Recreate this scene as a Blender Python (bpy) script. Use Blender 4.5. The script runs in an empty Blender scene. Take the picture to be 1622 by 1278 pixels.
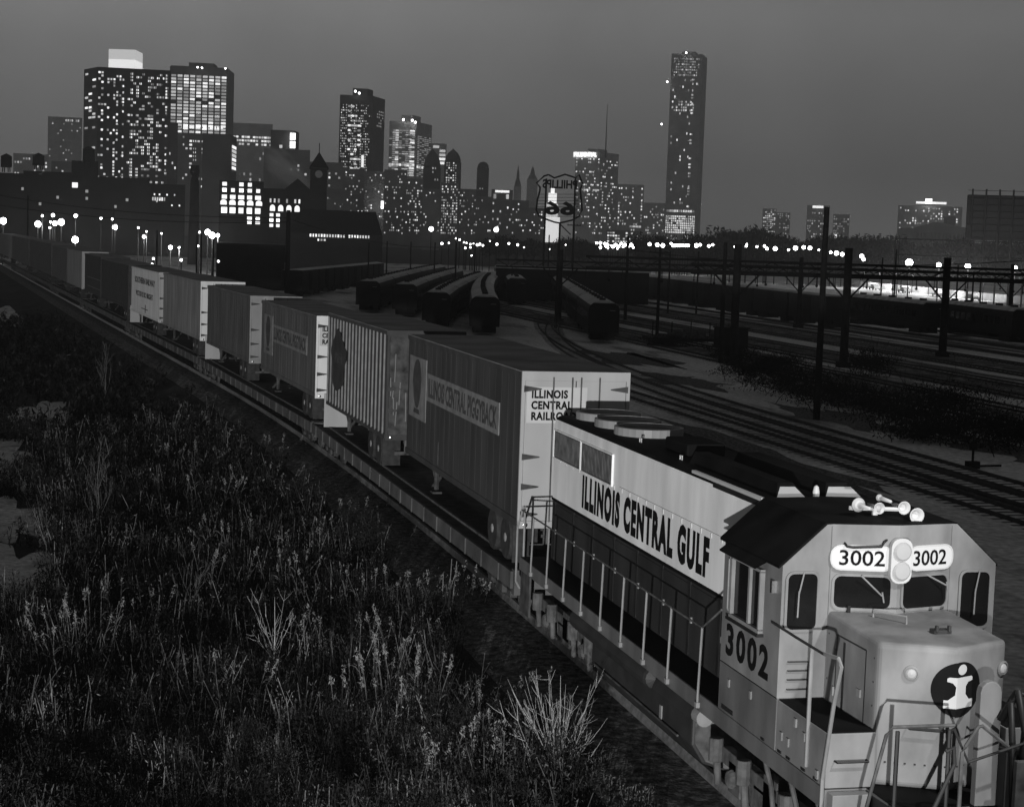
import bpy, math, random
import numpy as np
from mathutils import Vector, Matrix
random.seed(7); RNG = np.random.default_rng(7)
S = bpy.context.scene
COL = S.collection
# ------------------------------------------------------------------ camera
C = np.array([-10.5268, -21.9043, 8.2693])
YAW, PIT, ROL, F, CX, CY, PW = .2365, .0922, .0341, 2868.9, 811., 639., 1622.
_f = np.array([math.sin(YAW)*math.cos(PIT), math.cos(YAW)*math.cos(PIT), -math.sin(PIT)])
_r0 = np.array([math.cos(YAW), -math.sin(YAW), 0.]); _u0 = np.cross(_r0, _f)
_r = _r0*math.cos(ROL)+_u0*math.sin(ROL); _u = -_r0*math.sin(ROL)+_u0*math.cos(ROL)
cam = bpy.data.objects.new('camera', bpy.data.cameras.new('camera')); COL.objects.link(cam)
M = Matrix.Identity(4)
for i in range(3):
    M[i][0], M[i][1], M[i][2], M[i][3] = _r[i], _u[i], -_f[i], C[i]
cam.matrix_world = M
cam.data.sensor_width = 36; cam.data.sensor_fit = 'HORIZONTAL'; cam.data.lens = F/PW*36
cam.data.clip_start = .5; cam.data.clip_end = 12000
S.camera = cam
# ------------------------------------------------------------------ sky: grey dusk, a little paler low down and to the west
W = bpy.data.worlds.new('World'); S.world = W; W.use_nodes = True
nt = W.node_tree; nd = nt.nodes; lk = nt.links; nd.clear()
def N(t, **k):
    n = nd.new(t)
    for a, b in k.items(): setattr(n, a, b)
    return n
tc = N('ShaderNodeTexCoord'); sx = N('ShaderNodeSeparateXYZ'); lk.new(tc.outputs['Generated'], sx.inputs[0])
rp = N('ShaderNodeValToRGB'); lk.new(sx.outputs['Z'], rp.inputs[0])
SKY_RAMP = [(0., .135), (.04, .135), (.08, .19), (.12, .235), (.18, .20), (.35, .075), (1., .06)]
while len(rp.color_ramp.elements) < len(SKY_RAMP): rp.color_ramp.elements.new(.5)
for e, (p, v) in zip(rp.color_ramp.elements, SKY_RAMP): e.position = p; e.color = (v, v, v, 1)
mr = N('ShaderNodeMapRange'); lk.new(sx.outputs['X'], mr.inputs[0])
for i, v in ((1, -.1), (2, .55), (3, 1.10), (4, .70)): mr.inputs[i].default_value = v
nz = N('ShaderNodeTexNoise'); nz.inputs['Scale'].default_value = 9; nz.inputs['Detail'].default_value = 6
lk.new(tc.outputs['Generated'], nz.inputs['Vector'])
mr2 = N('ShaderNodeMapRange'); lk.new(nz.outputs['Fac'], mr2.inputs[0])
for i, v in ((1, .3), (2, .7), (3, .90), (4, 1.10)): mr2.inputs[i].default_value = v
m1 = N('ShaderNodeMath', operation='MULTIPLY'); lk.new(mr.outputs[0], m1.inputs[0]); lk.new(mr2.outputs[0], m1.inputs[1])
bg = N('ShaderNodeBackground'); lk.new(rp.outputs[0], bg.inputs[0]); lk.new(m1.outputs[0], bg.inputs[1])
ow = N('ShaderNodeOutputWorld'); lk.new(bg.outputs[0], ow.inputs[0])
# ------------------------------------------------------------------ lamps: the flood on the train, a smaller one on the bridge at the nose
def spot(name, loc, aim, watts, deg, blend=.3, rad=.5):
    l = bpy.data.lights.new(name, 'SPOT'); l.energy = watts; l.spot_size = math.radians(deg); l.spot_blend = blend; l.shadow_soft_size = rad
    o = bpy.data.objects.new(name, l); COL.objects.link(o); o.location = loc
    d = Vector(aim)-Vector(loc); o.rotation_euler = d.to_track_quat('-Z', 'Y').to_euler(); return o
spot('floodlight', (-50, -120, 5.5), (-11.5, 40, 2.2), .95e6, 19.6, .08, .6)
spot('bridge_floodlight', (3., -9.5, 13), (.1, .1, 3.7), 7500, 40, .6, .15)
S.view_settings.view_transform = 'Standard'; S.view_settings.look = 'None'
S.view_settings.exposure = 0; S.view_settings.gamma = 1
S.render.engine = 'CYCLES'
S.cycles.max_bounces = 5; S.cycles.diffuse_bounces = 2; S.cycles.volume_bounces = 1; S.cycles.glossy_bounces = 3
S.cycles.sample_clamp_indirect = 3
# ------------------------------------------------------------------ pixel helpers (photo pixels -> places)
def ray(px, py): return _f+_r*(px-CX)/F+_u*(CY-py)/F
def gp(px, py, z=-2.):
    d = ray(px, py); return C+d*((z-C[2])/d[2])
def pd(px, py, D):
    d = ray(px, py); return C+d*(D/math.hypot(d[0], d[1]))
def zat(px, py, D): return float(pd(px, py, D)[2])
def dist(p): return math.hypot(p[0]-C[0], p[1]-C[1])
# ------------------------------------------------------------------ materials
MATS = {}
def mat(name, v, rough=.7, metal=0., var=.25, scale=3., bump=0., spec=.12, detail=6, streak=None, coat=0.):
    if name in MATS: return MATS[name]
    m = bpy.data.materials.new(name); m.use_nodes = True; t = m.node_tree; p = t.nodes['Principled BSDF']
    p.inputs['Roughness'].default_value = rough; p.inputs['Metallic'].default_value = metal
    p.inputs['Specular IOR Level'].default_value = spec; p.inputs['Coat Weight'].default_value = coat
    co = t.nodes.new('ShaderNodeTexCoord'); n = t.nodes.new('ShaderNodeTexNoise')
    n.inputs['Scale'].default_value = scale; n.inputs['Detail'].default_value = detail
    vec = co.outputs['Object']
    if streak:
        mp = t.nodes.new('ShaderNodeMapping'); mp.inputs['Scale'].default_value = streak; t.links.new(vec, mp.inputs[0]); vec = mp.outputs[0]
    t.links.new(vec, n.inputs['Vector'])
    r = t.nodes.new('ShaderNodeMapRange'); t.links.new(n.outputs['Fac'], r.inputs[0])
    for i, x in ((1, .28), (2, .72), (3, v*(1-var)), (4, v*(1+var))): r.inputs[i].default_value = x
    t.links.new(r.outputs[0], p.inputs['Base Color'])
    if bump:
        b = t.nodes.new('ShaderNodeBump'); b.inputs['Strength'].default_value = bump; b.inputs['Distance'].default_value = .03
        t.links.new(n.outputs['Fac'], b.inputs['Height']); t.links.new(b.outputs[0], p.inputs['Normal'])
    MATS[name] = m; return m
def emit(name, s, base=.5):
    if name in MATS: return MATS[name]
    m = bpy.data.materials.new(name); m.use_nodes = True; p = m.node_tree.nodes['Principled BSDF']
    p.inputs['Base Color'].default_value = (base, base, base, 1); p.inputs['Emission Color'].default_value = (1, 1, 1, 1)
    p.inputs['Emission Strength'].default_value = s
    try: m.cycles.emission_sampling = 'NONE'
    except Exception: pass
    MATS[name] = m; return m
def soil(name, stops, scale=.25, detail=9, rough=.95, bump=.5, dist_=.12, rough_n=.65, fine=9., streak=None):
    m = bpy.data.materials.new(name); m.use_nodes = True; t = m.node_tree; p = t.nodes['Principled BSDF']
    p.inputs['Roughness'].default_value = rough; p.inputs['Specular IOR Level'].default_value = .1
    co = t.nodes.new('ShaderNodeTexCoord'); vec = co.outputs['Object']
    if streak:
        mp = t.nodes.new('ShaderNodeMapping'); mp.inputs['Scale'].default_value = streak; t.links.new(vec, mp.inputs[0]); vec = mp.outputs[0]
    n = t.nodes.new('ShaderNodeTexNoise'); n.inputs['Scale'].default_value = scale; n.inputs['Detail'].default_value = detail; n.inputs['Roughness'].default_value = rough_n
    t.links.new(vec, n.inputs['Vector'])
    r = t.nodes.new('ShaderNodeValToRGB'); t.links.new(n.outputs['Fac'], r.inputs[0])
    while len(r.color_ramp.elements) < len(stops): r.color_ramp.elements.new(.5)
    for e, (a, v) in zip(r.color_ramp.elements, stops): e.position = a; e.color = (v, v, v, 1)
    n2 = t.nodes.new('ShaderNodeTexNoise'); n2.inputs['Scale'].default_value = fine; n2.inputs['Detail'].default_value = 4
    t.links.new(co.outputs['Object'], n2.inputs['Vector'])
    mx = t.nodes.new('ShaderNodeMapRange'); t.links.new(n2.outputs['Fac'], mx.inputs[0])
    for i, x in ((1, .3), (2, .7), (3, .6), (4, 1.35)): mx.inputs[i].default_value = x
    mm = t.nodes.new('ShaderNodeVectorMath'); mm.operation = 'SCALE'; t.links.new(r.outputs[0], mm.inputs[0]); t.links.new(mx.outputs[0], mm.inputs['Scale'])
    t.links.new(mm.outputs[0], p.inputs['Base Color'])
    b = t.nodes.new('ShaderNodeBump'); b.inputs['Strength'].default_value = bump; b.inputs['Distance'].default_value = dist_
    t.links.new(n2.outputs['Fac'], b.inputs['Height']); t.links.new(b.outputs[0], p.inputs['Normal'])
    MATS[name] = m; return m
mat('orange_paint', .10, .55, var=.36, scale=1.8, spec=.25, detail=10, streak=(1, 1, .35))
mat('front_paint', .155, .6, var=.34, scale=2.2, spec=.2, detail=10, streak=(1, 1, .5))
mat('white_paint', .66, .5, var=.15, scale=2., streak=(1, 1, .25), detail=10)
mat('hood_dark', .022, .6, var=.35, scale=1.8, spec=.15, detail=10, streak=(1, 1, .35))
mat('white_enamel', .40, .5, var=.05, spec=.2)
mat('black_paint', .012, .5, var=.4, spec=.25)
mat('roof_black', .006, .65, var=.5, scale=1.5, spec=.02)
mat('grime', .05, .85, var=.6, scale=4, bump=.4)
mat('truck_grime', .075, .85, var=.5, scale=5, bump=.5)
mat('tank_grime', .022, .6, var=.4, scale=2, spec=.3)
mat('rail_steel', .22, .45, .6, var=.4, scale=8)
mat('rail_dull', .03, .8, .3, var=.4, scale=2)
mat('rust', .07, .9, var=.5, scale=10, bump=.5)
mat('handrail', .18, .6, var=.2, spec=.2)
mat('glass_dark', .006, .12, var=.2, spec=.22)
mat('gasket', .03, .6)
mat('chrome', .6, .25, 1., var=.1)
mat('tie', .045, .95, var=.6, scale=6, bump=.6, spec=.02)
mat('concrete', .30, .9, var=.3, scale=1., bump=.3)
mat('pole_wood', .010, .95, var=.4, scale=4, spec=.02)
mat('steel_dark', .010, .8, var=.4, scale=2, spec=.02)
mat('coach_dark', .010, .6, var=.4, scale=.6, spec=.02)
mat('snow', .42, .95, var=.25, scale=1.2, bump=.3)
mat('snow_roof', .36, .95, var=.4, scale=.9, bump=.3)
mat('trunk', .10, .95, var=.4, scale=8, bump=.4)
mat('twig_pale', .30, .9, var=.25, scale=5)
mat('bush_dark', .007, .95, var=.6, scale=2, spec=.02)
mat('tree_dark', .022, .95, var=.5, scale=.3, spec=.02)
mat('brick_dark', .016, .9, var=.35, scale=.15, spec=.02)
mat('tire', .03, .9, var=.4, scale=6)
mat('aluminium', .30, .5, .1, var=.12, scale=1.6, streak=(1, 1, .3))
mat('aluminium_bright', .55, .5, .1, var=.12, scale=1.6, streak=(1, 1, .3))
mat('deck_wood', .05, .95, var=.5, scale=3, bump=.4)
mat('car_sill', .07, .85, var=.4, scale=1.5)
mat('roof_grey', .17, .9, var=.35, scale=.8)
mat('lettering', .006, .8, var=.2, spec=.05)
mat('banner_pale', .16, .7, var=.25, scale=3)
mat('lettering_worn', .05, .7, var=.3, scale=4)
mat('trailer_pale_orange', .085, .6, var=.3, scale=1.5, streak=(1, 1, .25)); mat('trailer_orange', .046, .6, var=.32, scale=1.6, streak=(1, 1, .22), detail=9); mat('trailer_plain', .08, .6, var=.3, scale=1.5, streak=(1, 1, .3)); mat('trailer_silver', .2, .5, .1, var=.3, scale=1.5, streak=(1, 1, .25))
mat('trailer_white', .62, .6, var=.12, scale=1.5, streak=(1, 1, .3)); mat('trailer_dark', .04, .7, var=.3, scale=1.5); mat('trailer_brown', .075, .7, var=.3, scale=1.)
mat('trailer_ribbed', .05, .6, var=.2, scale=1.5, streak=(1, 1, .3))
emit('window_dim', .24); emit('window_mid', .55); emit('window_bright', 1.15); emit('window_glow', 2.4)
emit('bulb', 16.); emit('bulb_small', 6.); emit('glow_wall', .85); emit('headlamp', 6.); emit('lit_letters', 1.3)
emit('number_glass', .3, .3); emit('lens', .12, .25)
# ------------------------------------------------------------------ mesh building
class MB:
    def __init__(s): s.v = []; s.f = []
    def add(s, vs, fs):
        o = len(s.v); s.v += [tuple(map(float, v)) for v in vs]; s.f += [tuple(i+o for i in f) for f in fs]; return s
    def box(s, x0, x1, y0, y1, z0, z1):
        return s.add([(x0, y0, z0), (x1, y0, z0), (x1, y1, z0), (x0, y1, z0), (x0, y0, z1), (x1, y0, z1), (x1, y1, z1), (x0, y1, z1)],
                     [(0, 3, 2, 1), (4, 5, 6, 7), (0, 1, 5, 4), (1, 2, 6, 5), (2, 3, 7, 6), (3, 0, 4, 7)])
    def prism(s, pts, vec):      # polygon swept along vec
        n = len(pts); vec = np.array(vec, float); b = [np.array(p, float) for p in pts]
        return s.add(b+[p+vec for p in b], [tuple(range(n))[::-1], tuple(range(n, 2*n))]+[(i, (i+1) % n, n+(i+1) % n, n+i) for i in range(n)])
    def tube(s, pts, r, n=6, cap=True):
        pts = [np.array(p, float) for p in pts]; rs = r if hasattr(r, '__len__') else [r]*len(pts)
        vs = []; fs = []
        for i, p in enumerate(pts):
            d = pts[min(i+1, len(pts)-1)]-pts[max(i-1, 0)]; d /= (np.linalg.norm(d)+1e-9)
            a = np.cross(d, (0, 0, 1.) if abs(d[2]) < .9 else (1., 0, 0)); a /= np.linalg.norm(a); b = np.cross(d, a)
            for k in range(n):
                t = 2*math.pi*k/n; vs.append(p+rs[i]*(a*math.cos(t)+b*math.sin(t)))
        for i in range(len(pts)-1):
            for k in range(n):
                k2 = (k+1) % n; fs.append((i*n+k, i*n+k2, (i+1)*n+k2, (i+1)*n+k))
        if cap: fs += [tuple(range(n))[::-1], tuple(range((len(pts)-1)*n, len(pts)*n))]
        return s.add(vs, fs)
    def lathe(s, prof, axis, org, n=16):   # prof: (radius, distance along axis)
        ax = np.array(axis, float); ax /= np.linalg.norm(ax); a = np.cross(ax, (0, 0, 1.) if abs(ax[2]) < .9 else (1., 0, 0)); a /= np.linalg.norm(a); b = np.cross(ax, a)
        vs = []; fs = []
        for (r, h) in prof:
            for k in range(n):
                t = 2*math.pi*k/n; vs.append(np.array(org)+ax*h+r*(a*math.cos(t)+b*math.sin(t)))
        for i in range(len(prof)-1):
            for k in range(n):
                k2 = (k+1) % n; fs.append((i*n+k, i*n+k2, (i+1)*n+k2, (i+1)*n+k))
        fs += [tuple(range(n))[::-1], tuple(range((len(prof)-1)*n, len(prof)*n))]
        return s.add(vs, fs)
    def ball(s, c, r, n=8, sq=1.):
        return s.lathe([(max(.001, r*math.sin(math.pi*i/n)), -r*sq*math.cos(math.pi*i/n)) for i in range(n+1)], (0, 0, 1), c, n+2)
    def build(s, name, m, parent=None, off=None, bevel=0., smooth=False, seg=2):
        me = bpy.data.meshes.new(name)
        v = np.array(s.v, np.float32).reshape(-1, 3)
        if off is not None: v = v-np.array(off, np.float32)
        me.from_pydata(v.tolist(), [], s.f); me.update()
        me.materials.append(MATS[m] if isinstance(m, str) else m)
        o = bpy.data.objects.new(name, me); COL.objects.link(o)
        if parent is not None: o.parent = parent
        if smooth:
            for p in me.polygons: p.use_smooth = True
        if bevel:
            b = o.modifiers.new('bevel', 'BEVEL'); b.width = bevel; b.segments = seg; b.limit_method = 'ANGLE'; b.angle_limit = math.radians(38)
        return o
def bx(*a): return MB().box(*a)
def tag(o, label=None, cat=None, group=None, kind=None):
    for k, v in (('label', label), ('category', cat), ('group', group), ('kind', kind)):
        if v: o[k] = v
    return o
def thing(name, label, cat, loc=(0, 0, 0), rz=0., group=None):
    o = bpy.data.objects.new(name, None); COL.objects.link(o); o.location = [float(x) for x in loc]; o.rotation_euler = (0, 0, rz); o.empty_display_size = .5
    return tag(o, label, cat, group)
def copy_tree(o, parent=None):
    c = o.copy(); COL.objects.link(c)
    if parent is not None: c.parent = parent
    for ch in list(o.children): copy_tree(ch, c)
    return c
def structure(o): o['kind'] = 'structure'; return o
def rrect(w, h, r, n=4):
    out = []
    for cx, cz, a0 in ((w/2-r, h/2-r, 0), (-w/2+r, h/2-r, 90), (-w/2+r, -h/2+r, 180), (w/2-r, -h/2+r, 270)):
        for k in range(n+1):
            a = math.radians(a0+90*k/n); out.append((cx+r*math.cos(a), cz+r*math.sin(a)))
    return out
def plate(pts2, org, xd, zd, thick):   # 2-D outline on a plane, given thickness along xd x zd
    xd = np.array(xd, float); xd /= np.linalg.norm(xd); zd = np.array(zd, float); zd /= np.linalg.norm(zd); n = np.cross(xd, zd)
    return MB().prism([np.array(org)+xd*a+zd*b for a, b in pts2], n*thick)
def ring(po, pi_, org, xd, zd, thick):
    xd = np.array(xd, float); xd /= np.linalg.norm(xd); zd = np.array(zd, float); n = np.cross(xd, zd)*thick; o = np.array(org); k = len(po); vs = []
    for P_ in (po, pi_):
        for lev in (0, 1): vs += [o+xd*a+zd*b+n*lev for a, b in P_]
    fs = []
    for i in range(k):
        j = (i+1) % k
        fs += [(k+i, k+j, 3*k+j, 3*k+i), (i, j, k+j, k+i), (2*k+j, 2*k+i, 3*k+i, 3*k+j)]
    return MB().add(vs, fs)
def text(name, string, w, h, org, xd, zd, m, parent=None, bold=.02, depth=.006, spacing=1., lines=1.):
    cu = bpy.data.curves.new(name, 'FONT'); cu.body = string; cu.offset = bold; cu.extrude = .5; cu.space_character = spacing; cu.space_line = lines; cu.resolution_u = 3
    t = bpy.data.objects.new('tmp_text', cu); COL.objects.link(t)
    dg = bpy.context.evaluated_depsgraph_get(); me = bpy.data.meshes.new_from_object(t.evaluated_get(dg)); bpy.data.objects.remove(t); bpy.data.curves.remove(cu)
    v = np.array([x.co[:] for x in me.vertices]); lo = v.min(0); hi = v.max(0)
    xd = np.array(xd, float); xd /= np.linalg.norm(xd); zd = np.array(zd, float); zd /= np.linalg.norm(zd); n = np.cross(xd, zd)
    u = (v-lo)/(hi-lo); P_ = np.array(org)+np.outer(u[:, 0]*w, xd)+np.outer(u[:, 1]*h, zd)+np.outer(u[:, 2]*depth, n)
    me.vertices.foreach_set('co', P_.astype(np.float32).ravel()); me.update()
    me.materials.clear(); me.materials.append(MATS[m]); me.name = name
    o = bpy.data.objects.new(name, me); COL.objects.link(o)
    if parent is not None: o.parent = parent
    return o
# ------------------------------------------------------------------ ground
def xc(y):      # centre line of the main track, curving away to the left
    if y < 15: return 0.
    if y < 75.7: return -.0007*(y-15)**2
    return -2.58-.085*(y-75.7)
def heading(y0, y1): return math.atan2(-(xc(y1)-xc(y0)), y1-y0)
soil('weedy_soil', [(.30, .006), (.48, .014), (.58, .022), (.66, .035), (.74, .07)], .35, fine=7.)
soil('yard_soil', [(.32, .08), (.41, .22), (.47, .42), (.6, .52), (.75, .6)], .22, fine=3., streak=(1., .22, 1.))
soil('city_ground', [(.3, .04), (.7, .09)], .02, fine=.3)
soil('ballast', [(.3, .014), (.46, .06), (.58, .14), (.7, .3)], 5., fine=14., bump=.9)
soil('ballast_snowy', [(.34, .02), (.5, .05), (.58, .16), (.7, .26)], .8, fine=8., bump=.8)
soil('snow_or_glow', [(.30, .12), (.42, .38), (.55, .55), (.7, .65)], .9, fine=5.)
soil('road_pale', [(.3, .30), (.7, .42)], .3, fine=4.)
PROF = [(-6000, -1.2), (-300, -1.2), (-60, -1.2), (-6.2, -1.2), (-4.6, -.95), (-2.7, -.34), (0, -.30), (2.7, -.34), (4.6, -1.4), (5.8, -2.), (60, -2.), (6000, -2.)]
ysg = list(range(-400, -30, 60))+[-30+6*i for i in range(80)]+[450+40*i for i in range(8)]+[900, 1500, 3000, 6000, 9000]
g = MB(); k = len(PROF)
g.v = [(x+(xc(min(y, 900)) if abs(x) < 100 else 0), y, z) for y in ysg for x, z in PROF]
g.f = [(j*k+i, j*k+i+1, (j+1)*k+i+1, (j+1)*k+i) for j in range(len(ysg)-1) for i in range(k-1)]
go = structure(g.build('ground', 'weedy_soil'))
def sheet(name, pts, z, m): return structure(MB().add([(p[0], p[1], z) for p in pts], [tuple(range(len(pts)))]).build(name, m))
sheet('yard_ground', [(6.0, -40), (400, -40), (400, 560), (-20, 560), (-1., 300), (3, 140), (4.6, 75), (5.95, 20)], -1.99, 'yard_soil')
def strip(name, f0, f1, y0, y1, z, m, step=4.):
    n = int((y1-y0)/step)+1; s = MB()
    for i in range(n+1):
        y = y0+(y1-y0)*i/n; s.v += [(f0(y), y, z), (f1(y), y, z)]
    s.f = [(2*i, 2*i+1, 2*i+3, 2*i+2) for i in range(n)]
    return structure(s.build(name, m))
bal = MB(); pr = [(-2.6, -.33), (-1.75, -.16), (1.75, -.16), (2.6, -.33)]
ysb = [-40+3*i for i in range(150)]
bal.v = [(x+xc(y), y, z) for y in ysb for x, z in pr]; bal.f = [(j*4+i, j*4+i+1, j*4+i+5, j*4+i+4) for j in range(len(ysb)-1) for i in range(3)]
structure(bal.build('ballast_bed', 'ballast'))
def track(fx, y0, y1, z, ties=True, step=.62, tie_z=-.17, rail_step=3., tmat='tie', sleepers_to=None, rmat='rail_steel'):
    e = bpy.data.objects.new('railway_track', None); COL.objects.link(e); structure(e)
    ys = np.arange(y0, y1+.1, rail_step)
    for sd in (-.752, .752):
        s = MB()
        for i, y in enumerate(ys):
            x = fx(y)+sd; s.v += [(x-.036, y, z), (x+.036, y, z), (x+.07, y, z-.16), (x-.07, y, z-.16)]
        for i in range(len(ys)-1):
            o = 4*i; s.f += [(o, o+1, o+5, o+4), (o+1, o+2, o+6, o+5), (o+3, o, o+4, o+7)]
        s.build('rail', rmat, e)
    if ties:
        t = MB(); y = y0; ye = sleepers_to or y1
        while y < ye:
            j = random.uniform(-.05, .05); t.box(fx(y)-1.28+j, fx(y)+1.28+j, y-.11, y+.11, z+tie_z-.14, z+tie_z+random.uniform(-.01, .004)); y += step
        to = t.build('sleepers', tmat, e); to['kind'] = 'stuff'
    return e
track(xc, -30, 330, 0., sleepers_to=140)
# ------------------------------------------------------------------ locomotive (front at y=0 cab face, tail away from the camera)
L = thing('locomotive', 'road diesel locomotive lettered ILLINOIS CENTRAL GULF, number 3002, leading the piggyback train', 'locomotive', (0, 0, 0))
V = .22
def yfront(x): return 0. if abs(x) >= .86 else -V*(1-abs(x)/.86)
# underframe
u = MB().box(-1.53, 1.53, -1.68, 14.3, 1.36, 1.62).box(-.98, .98, -3.1, -1.68, 1.36, 1.62).box(-1.5, 1.5, -3.2, -2.95, 1.0, 1.62).box(-1.45, 1.45, 14.1, 14.25, .75, 1.36)
u.box(-.6, .6, -1.6, 14, .95, 1.36)
uf = u.build('underframe', 'orange_paint', L, bevel=.015)
bx(-1.50, 1.50, -1.6, 14.25, 1.62, 1.632).build('walkway', 'roof_black', L)
bx(-.97, .97, -3.15, -1.62, 1.62, 1.632).build('front_platform', 'roof_black', L)
bx(-1.535, 1.535, -.02, 2.17, 1.632, 2.33).build('cab_base', 'orange_paint', L, bevel=.012)
for sx_ in (-1, 1):
    a, b = sorted((sx_*.88, sx_*1.53))
    bb = bx(a, b, -1.68, -.022, 1.632, 2.32).build('battery_box', 'front_paint', L, bevel=.012)
    bx(a+.02, b-.02, -1.66, -.04, 2.32, 2.332).build('lid', 'roof_black', bb)
    gr = MB().tube([(sx_*1.0, -1.68, 1.98), (sx_*1.0, -1.76, 1.98), (sx_*1.42, -1.76, 1.98), (sx_*1.42, -1.68, 1.98)], .014); gr.build('grab_iron', 'black_paint', bb)
    if sx_ < 0:
        for yy, zz in ((-.25, 1.9), (-.48, 1.88), (-1.45, 1.75), (.9, 2.15), (1.75, 2.1), (-.7, 2.2), (-1.0, 2.1)):
            bx(-1.556, -1.532, yy-.03, yy+.03, zz-.06, zz+.05).build('latch', 'handrail', bb)
        for yy in (-1.4, -1.0, -.5, -.2, .4): bx(-1.548, -1.532, yy-.06, yy+.06, 1.66, 1.69).build('vent_slot', 'black_paint', bb)
        bx(-1.548, -1.532, 1.55, 2.0, 1.68, 1.74).build('vent_slot', 'black_paint', bb)
# step wells at the front corners
for sx_ in (-1, 1):
    for k_, (zz, yy) in enumerate(((.45, -2.6), (.85, -2.55), (1.25, -2.5))):
        a, b = sorted((sx_*1.0, sx_*1.5)); bx(a, b, yy-.3, yy+.3, zz, zz+.03).build('step', 'grime', L)
    a, b = sorted((sx_*1.0, sx_*1.5)); bx(a, b, -1.86, -1.69, .35, 1.6).build('step_side', 'front_paint', L, bevel=.01)
# cab shell
cab = MB()
prof = [(-1.53, 2.33), (-1.53, 4.10), (-.93, 4.64), (-.86, 4.645), (0, 4.66), (.86, 4.645), (.93, 4.64), (1.53, 4.10), (1.53, 2.33)]
xs = [-1.53, -.86, 0, .86, 1.53]
def topz(x):
    a = abs(x); return 4.66-.015*a/.86 if a <= .93 else 4.64-(a-.93)*.9
fr = [(-1.53, 2.33), (-1.53, 4.10), (-.93, 4.64), (-.86, 4.645), (-.86, 2.33)]
mid1 = [(-.86, 2.33), (-.86, 4.645), (0, 4.66), (0, 2.33)]
for poly in (fr, mid1, [(-x, z) for x, z in mid1[::-1]], [(-x, z) for x, z in fr[::-1]]):
    cab.add([(x, yfront(x), z) for x, z in poly], [tuple(range(len(poly)))[::-1]])
cab.add([(x, 2.17, z) for x, z in prof], [tuple(range(len(prof)))])
for i in (0, len(prof)-2):
    (x0, z0), (x1, z1) = prof[i], prof[i+1]; cab.add([(x0, 0, z0), (x1, 0, z1), (x1, 2.17, z1), (x0, 2.17, z0)], [(0, 1, 2, 3)])
cabo = cab.build('cab', 'front_paint', L)
rf = MB(); rp_ = [(-1.57, 4.09), (-.94, 4.655), (0, 4.675), (.94, 4.655), (1.57, 4.09)]
lo = [(x, z-.035) for x, z in rp_]
def yf2(x, z): return yfront(x)+.03
vs = [(x, yf2(x, z), z) for x, z in rp_]+[(x, 2.28, z) for x, z in rp_]+[(x, yf2(x, z), z) for x, z in lo]+[(x, 2.28, z) for x, z in lo]
fs = []
for i in range(4): fs += [(i, i+1, 6+i, 5+i), (10+i, 15+i, 16+i, 11+i), (i, 10+i, 11+i, i+1), (5+i, 6+i, 16+i, 15+i)]
fs += [(0, 5, 15, 10), (4, 14, 19, 9)]
rfo = rf.add(vs, fs).build('cab_roof', 'roof_black', cabo)
def cab_window(cx, cz, w, h, xd, org_y, r=.09):
    po = rrect(w+.07, h+.07, r+.03); pi_ = rrect(w, h, r)
    f_ = ring(po, pi_, (cx, org_y, cz), xd, (0, 0, 1), .022).build('window', 'front_paint', cabo)
    nrm = np.cross(np.array(xd, float)/np.linalg.norm(xd), (0, 0, 1))
    plate(rrect(w+.01, h+.01, r), np.array((cx, org_y, cz))-nrm*.0, xd, (0, 0, 1), .006).build('pane', 'glass_dark', f_)
    return f_
LX = (.86, -V, 0); RX = (.86, V, 0)
cab_window(-1.245, 3.62, .41, .74, (1, 0, 0), 0, .08); cab_window(1.235, 3.62, .41, .74, (1, 0, 0), 0, .08)
cab_window(-.445, 3.755, .74, .42, LX, yfront(-.445)); cab_window(.445, 3.755, .74, .42, RX, yfront(.445))
def wiper(x0, z0, x1, z1, yy):
    MB().tube([(x0, yy-.03, z0), (x1, yy-.045, z1)], .011, 5).tube([(x1, yy-.05, z1+.05), (x1+(x1-x0)*.1, yy-.05, z1-.30*(1 if abs(x1-x0) < .2 else .3))], .011, 5).build('wiper', 'handrail', cabo)
wiper(-1.24, 4.02, -1.31, 3.72, -.01); wiper(1.28, 4.02, 1.22, 3.72, -.01); wiper(-.5, 3.99, -.2, 3.72, yfront(-.35)-.02); wiper(.45, 3.99, .75, 3.84, yfront(.6)-.02)
for sg, xd, xa in ((-1, LX, -.47), (1, RX, .50)):
    w_ = .80 if sg < 0 else .72
    xa_n = np.cross(np.array(xd, float)/np.linalg.norm(xd), (0, 0, 1)); oy = yfront(xa)
    nb = plate(rrect(w_, .30, .12), (xa, oy, 4.215), xd, (0, 0, 1), .035).build('number_board', 'number_glass', cabo)
    ring(rrect(w_+.04, .34, .14), rrect(w_-.002, .298, .12), (xa, oy, 4.215), xd, (0, 0, 1), .04).build('frame', 'white_enamel', nb)
    xu = np.array(xd, float)/np.linalg.norm(xd)
    text('number', '3002', .60 if sg < 0 else .56, .205, np.array((xa, oy, 4.113))-xu*.30+xa_n*.037, xd, (0, 0, 1), 'lettering', nb, bold=.012)
hl = plate(rrect(.30, .60, .12), (.0, -V-.005, 4.20), (1, 0, 0), (0, 0, 1), .09).build('headlight', 'white_enamel', cabo, bevel=.01)
for zz in (4.33, 4.07):
    MB().lathe([(.115, 0), (.125, .02), (.10, .045), (.02, .05)], (0, -1, 0), (0, -V-.095, zz), 16).build('lamp', 'lens', hl)
MB().tube([(-.70, -.05, 4.40), (-.70, -.13, 4.37), (-.62, -.14, 4.36), (-.25, -.22, 4.38), (-.22, -.22, 4.44), (-.16, -.17, 4.46)], .018).build('grab_iron', 'black_paint', cabo)
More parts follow.
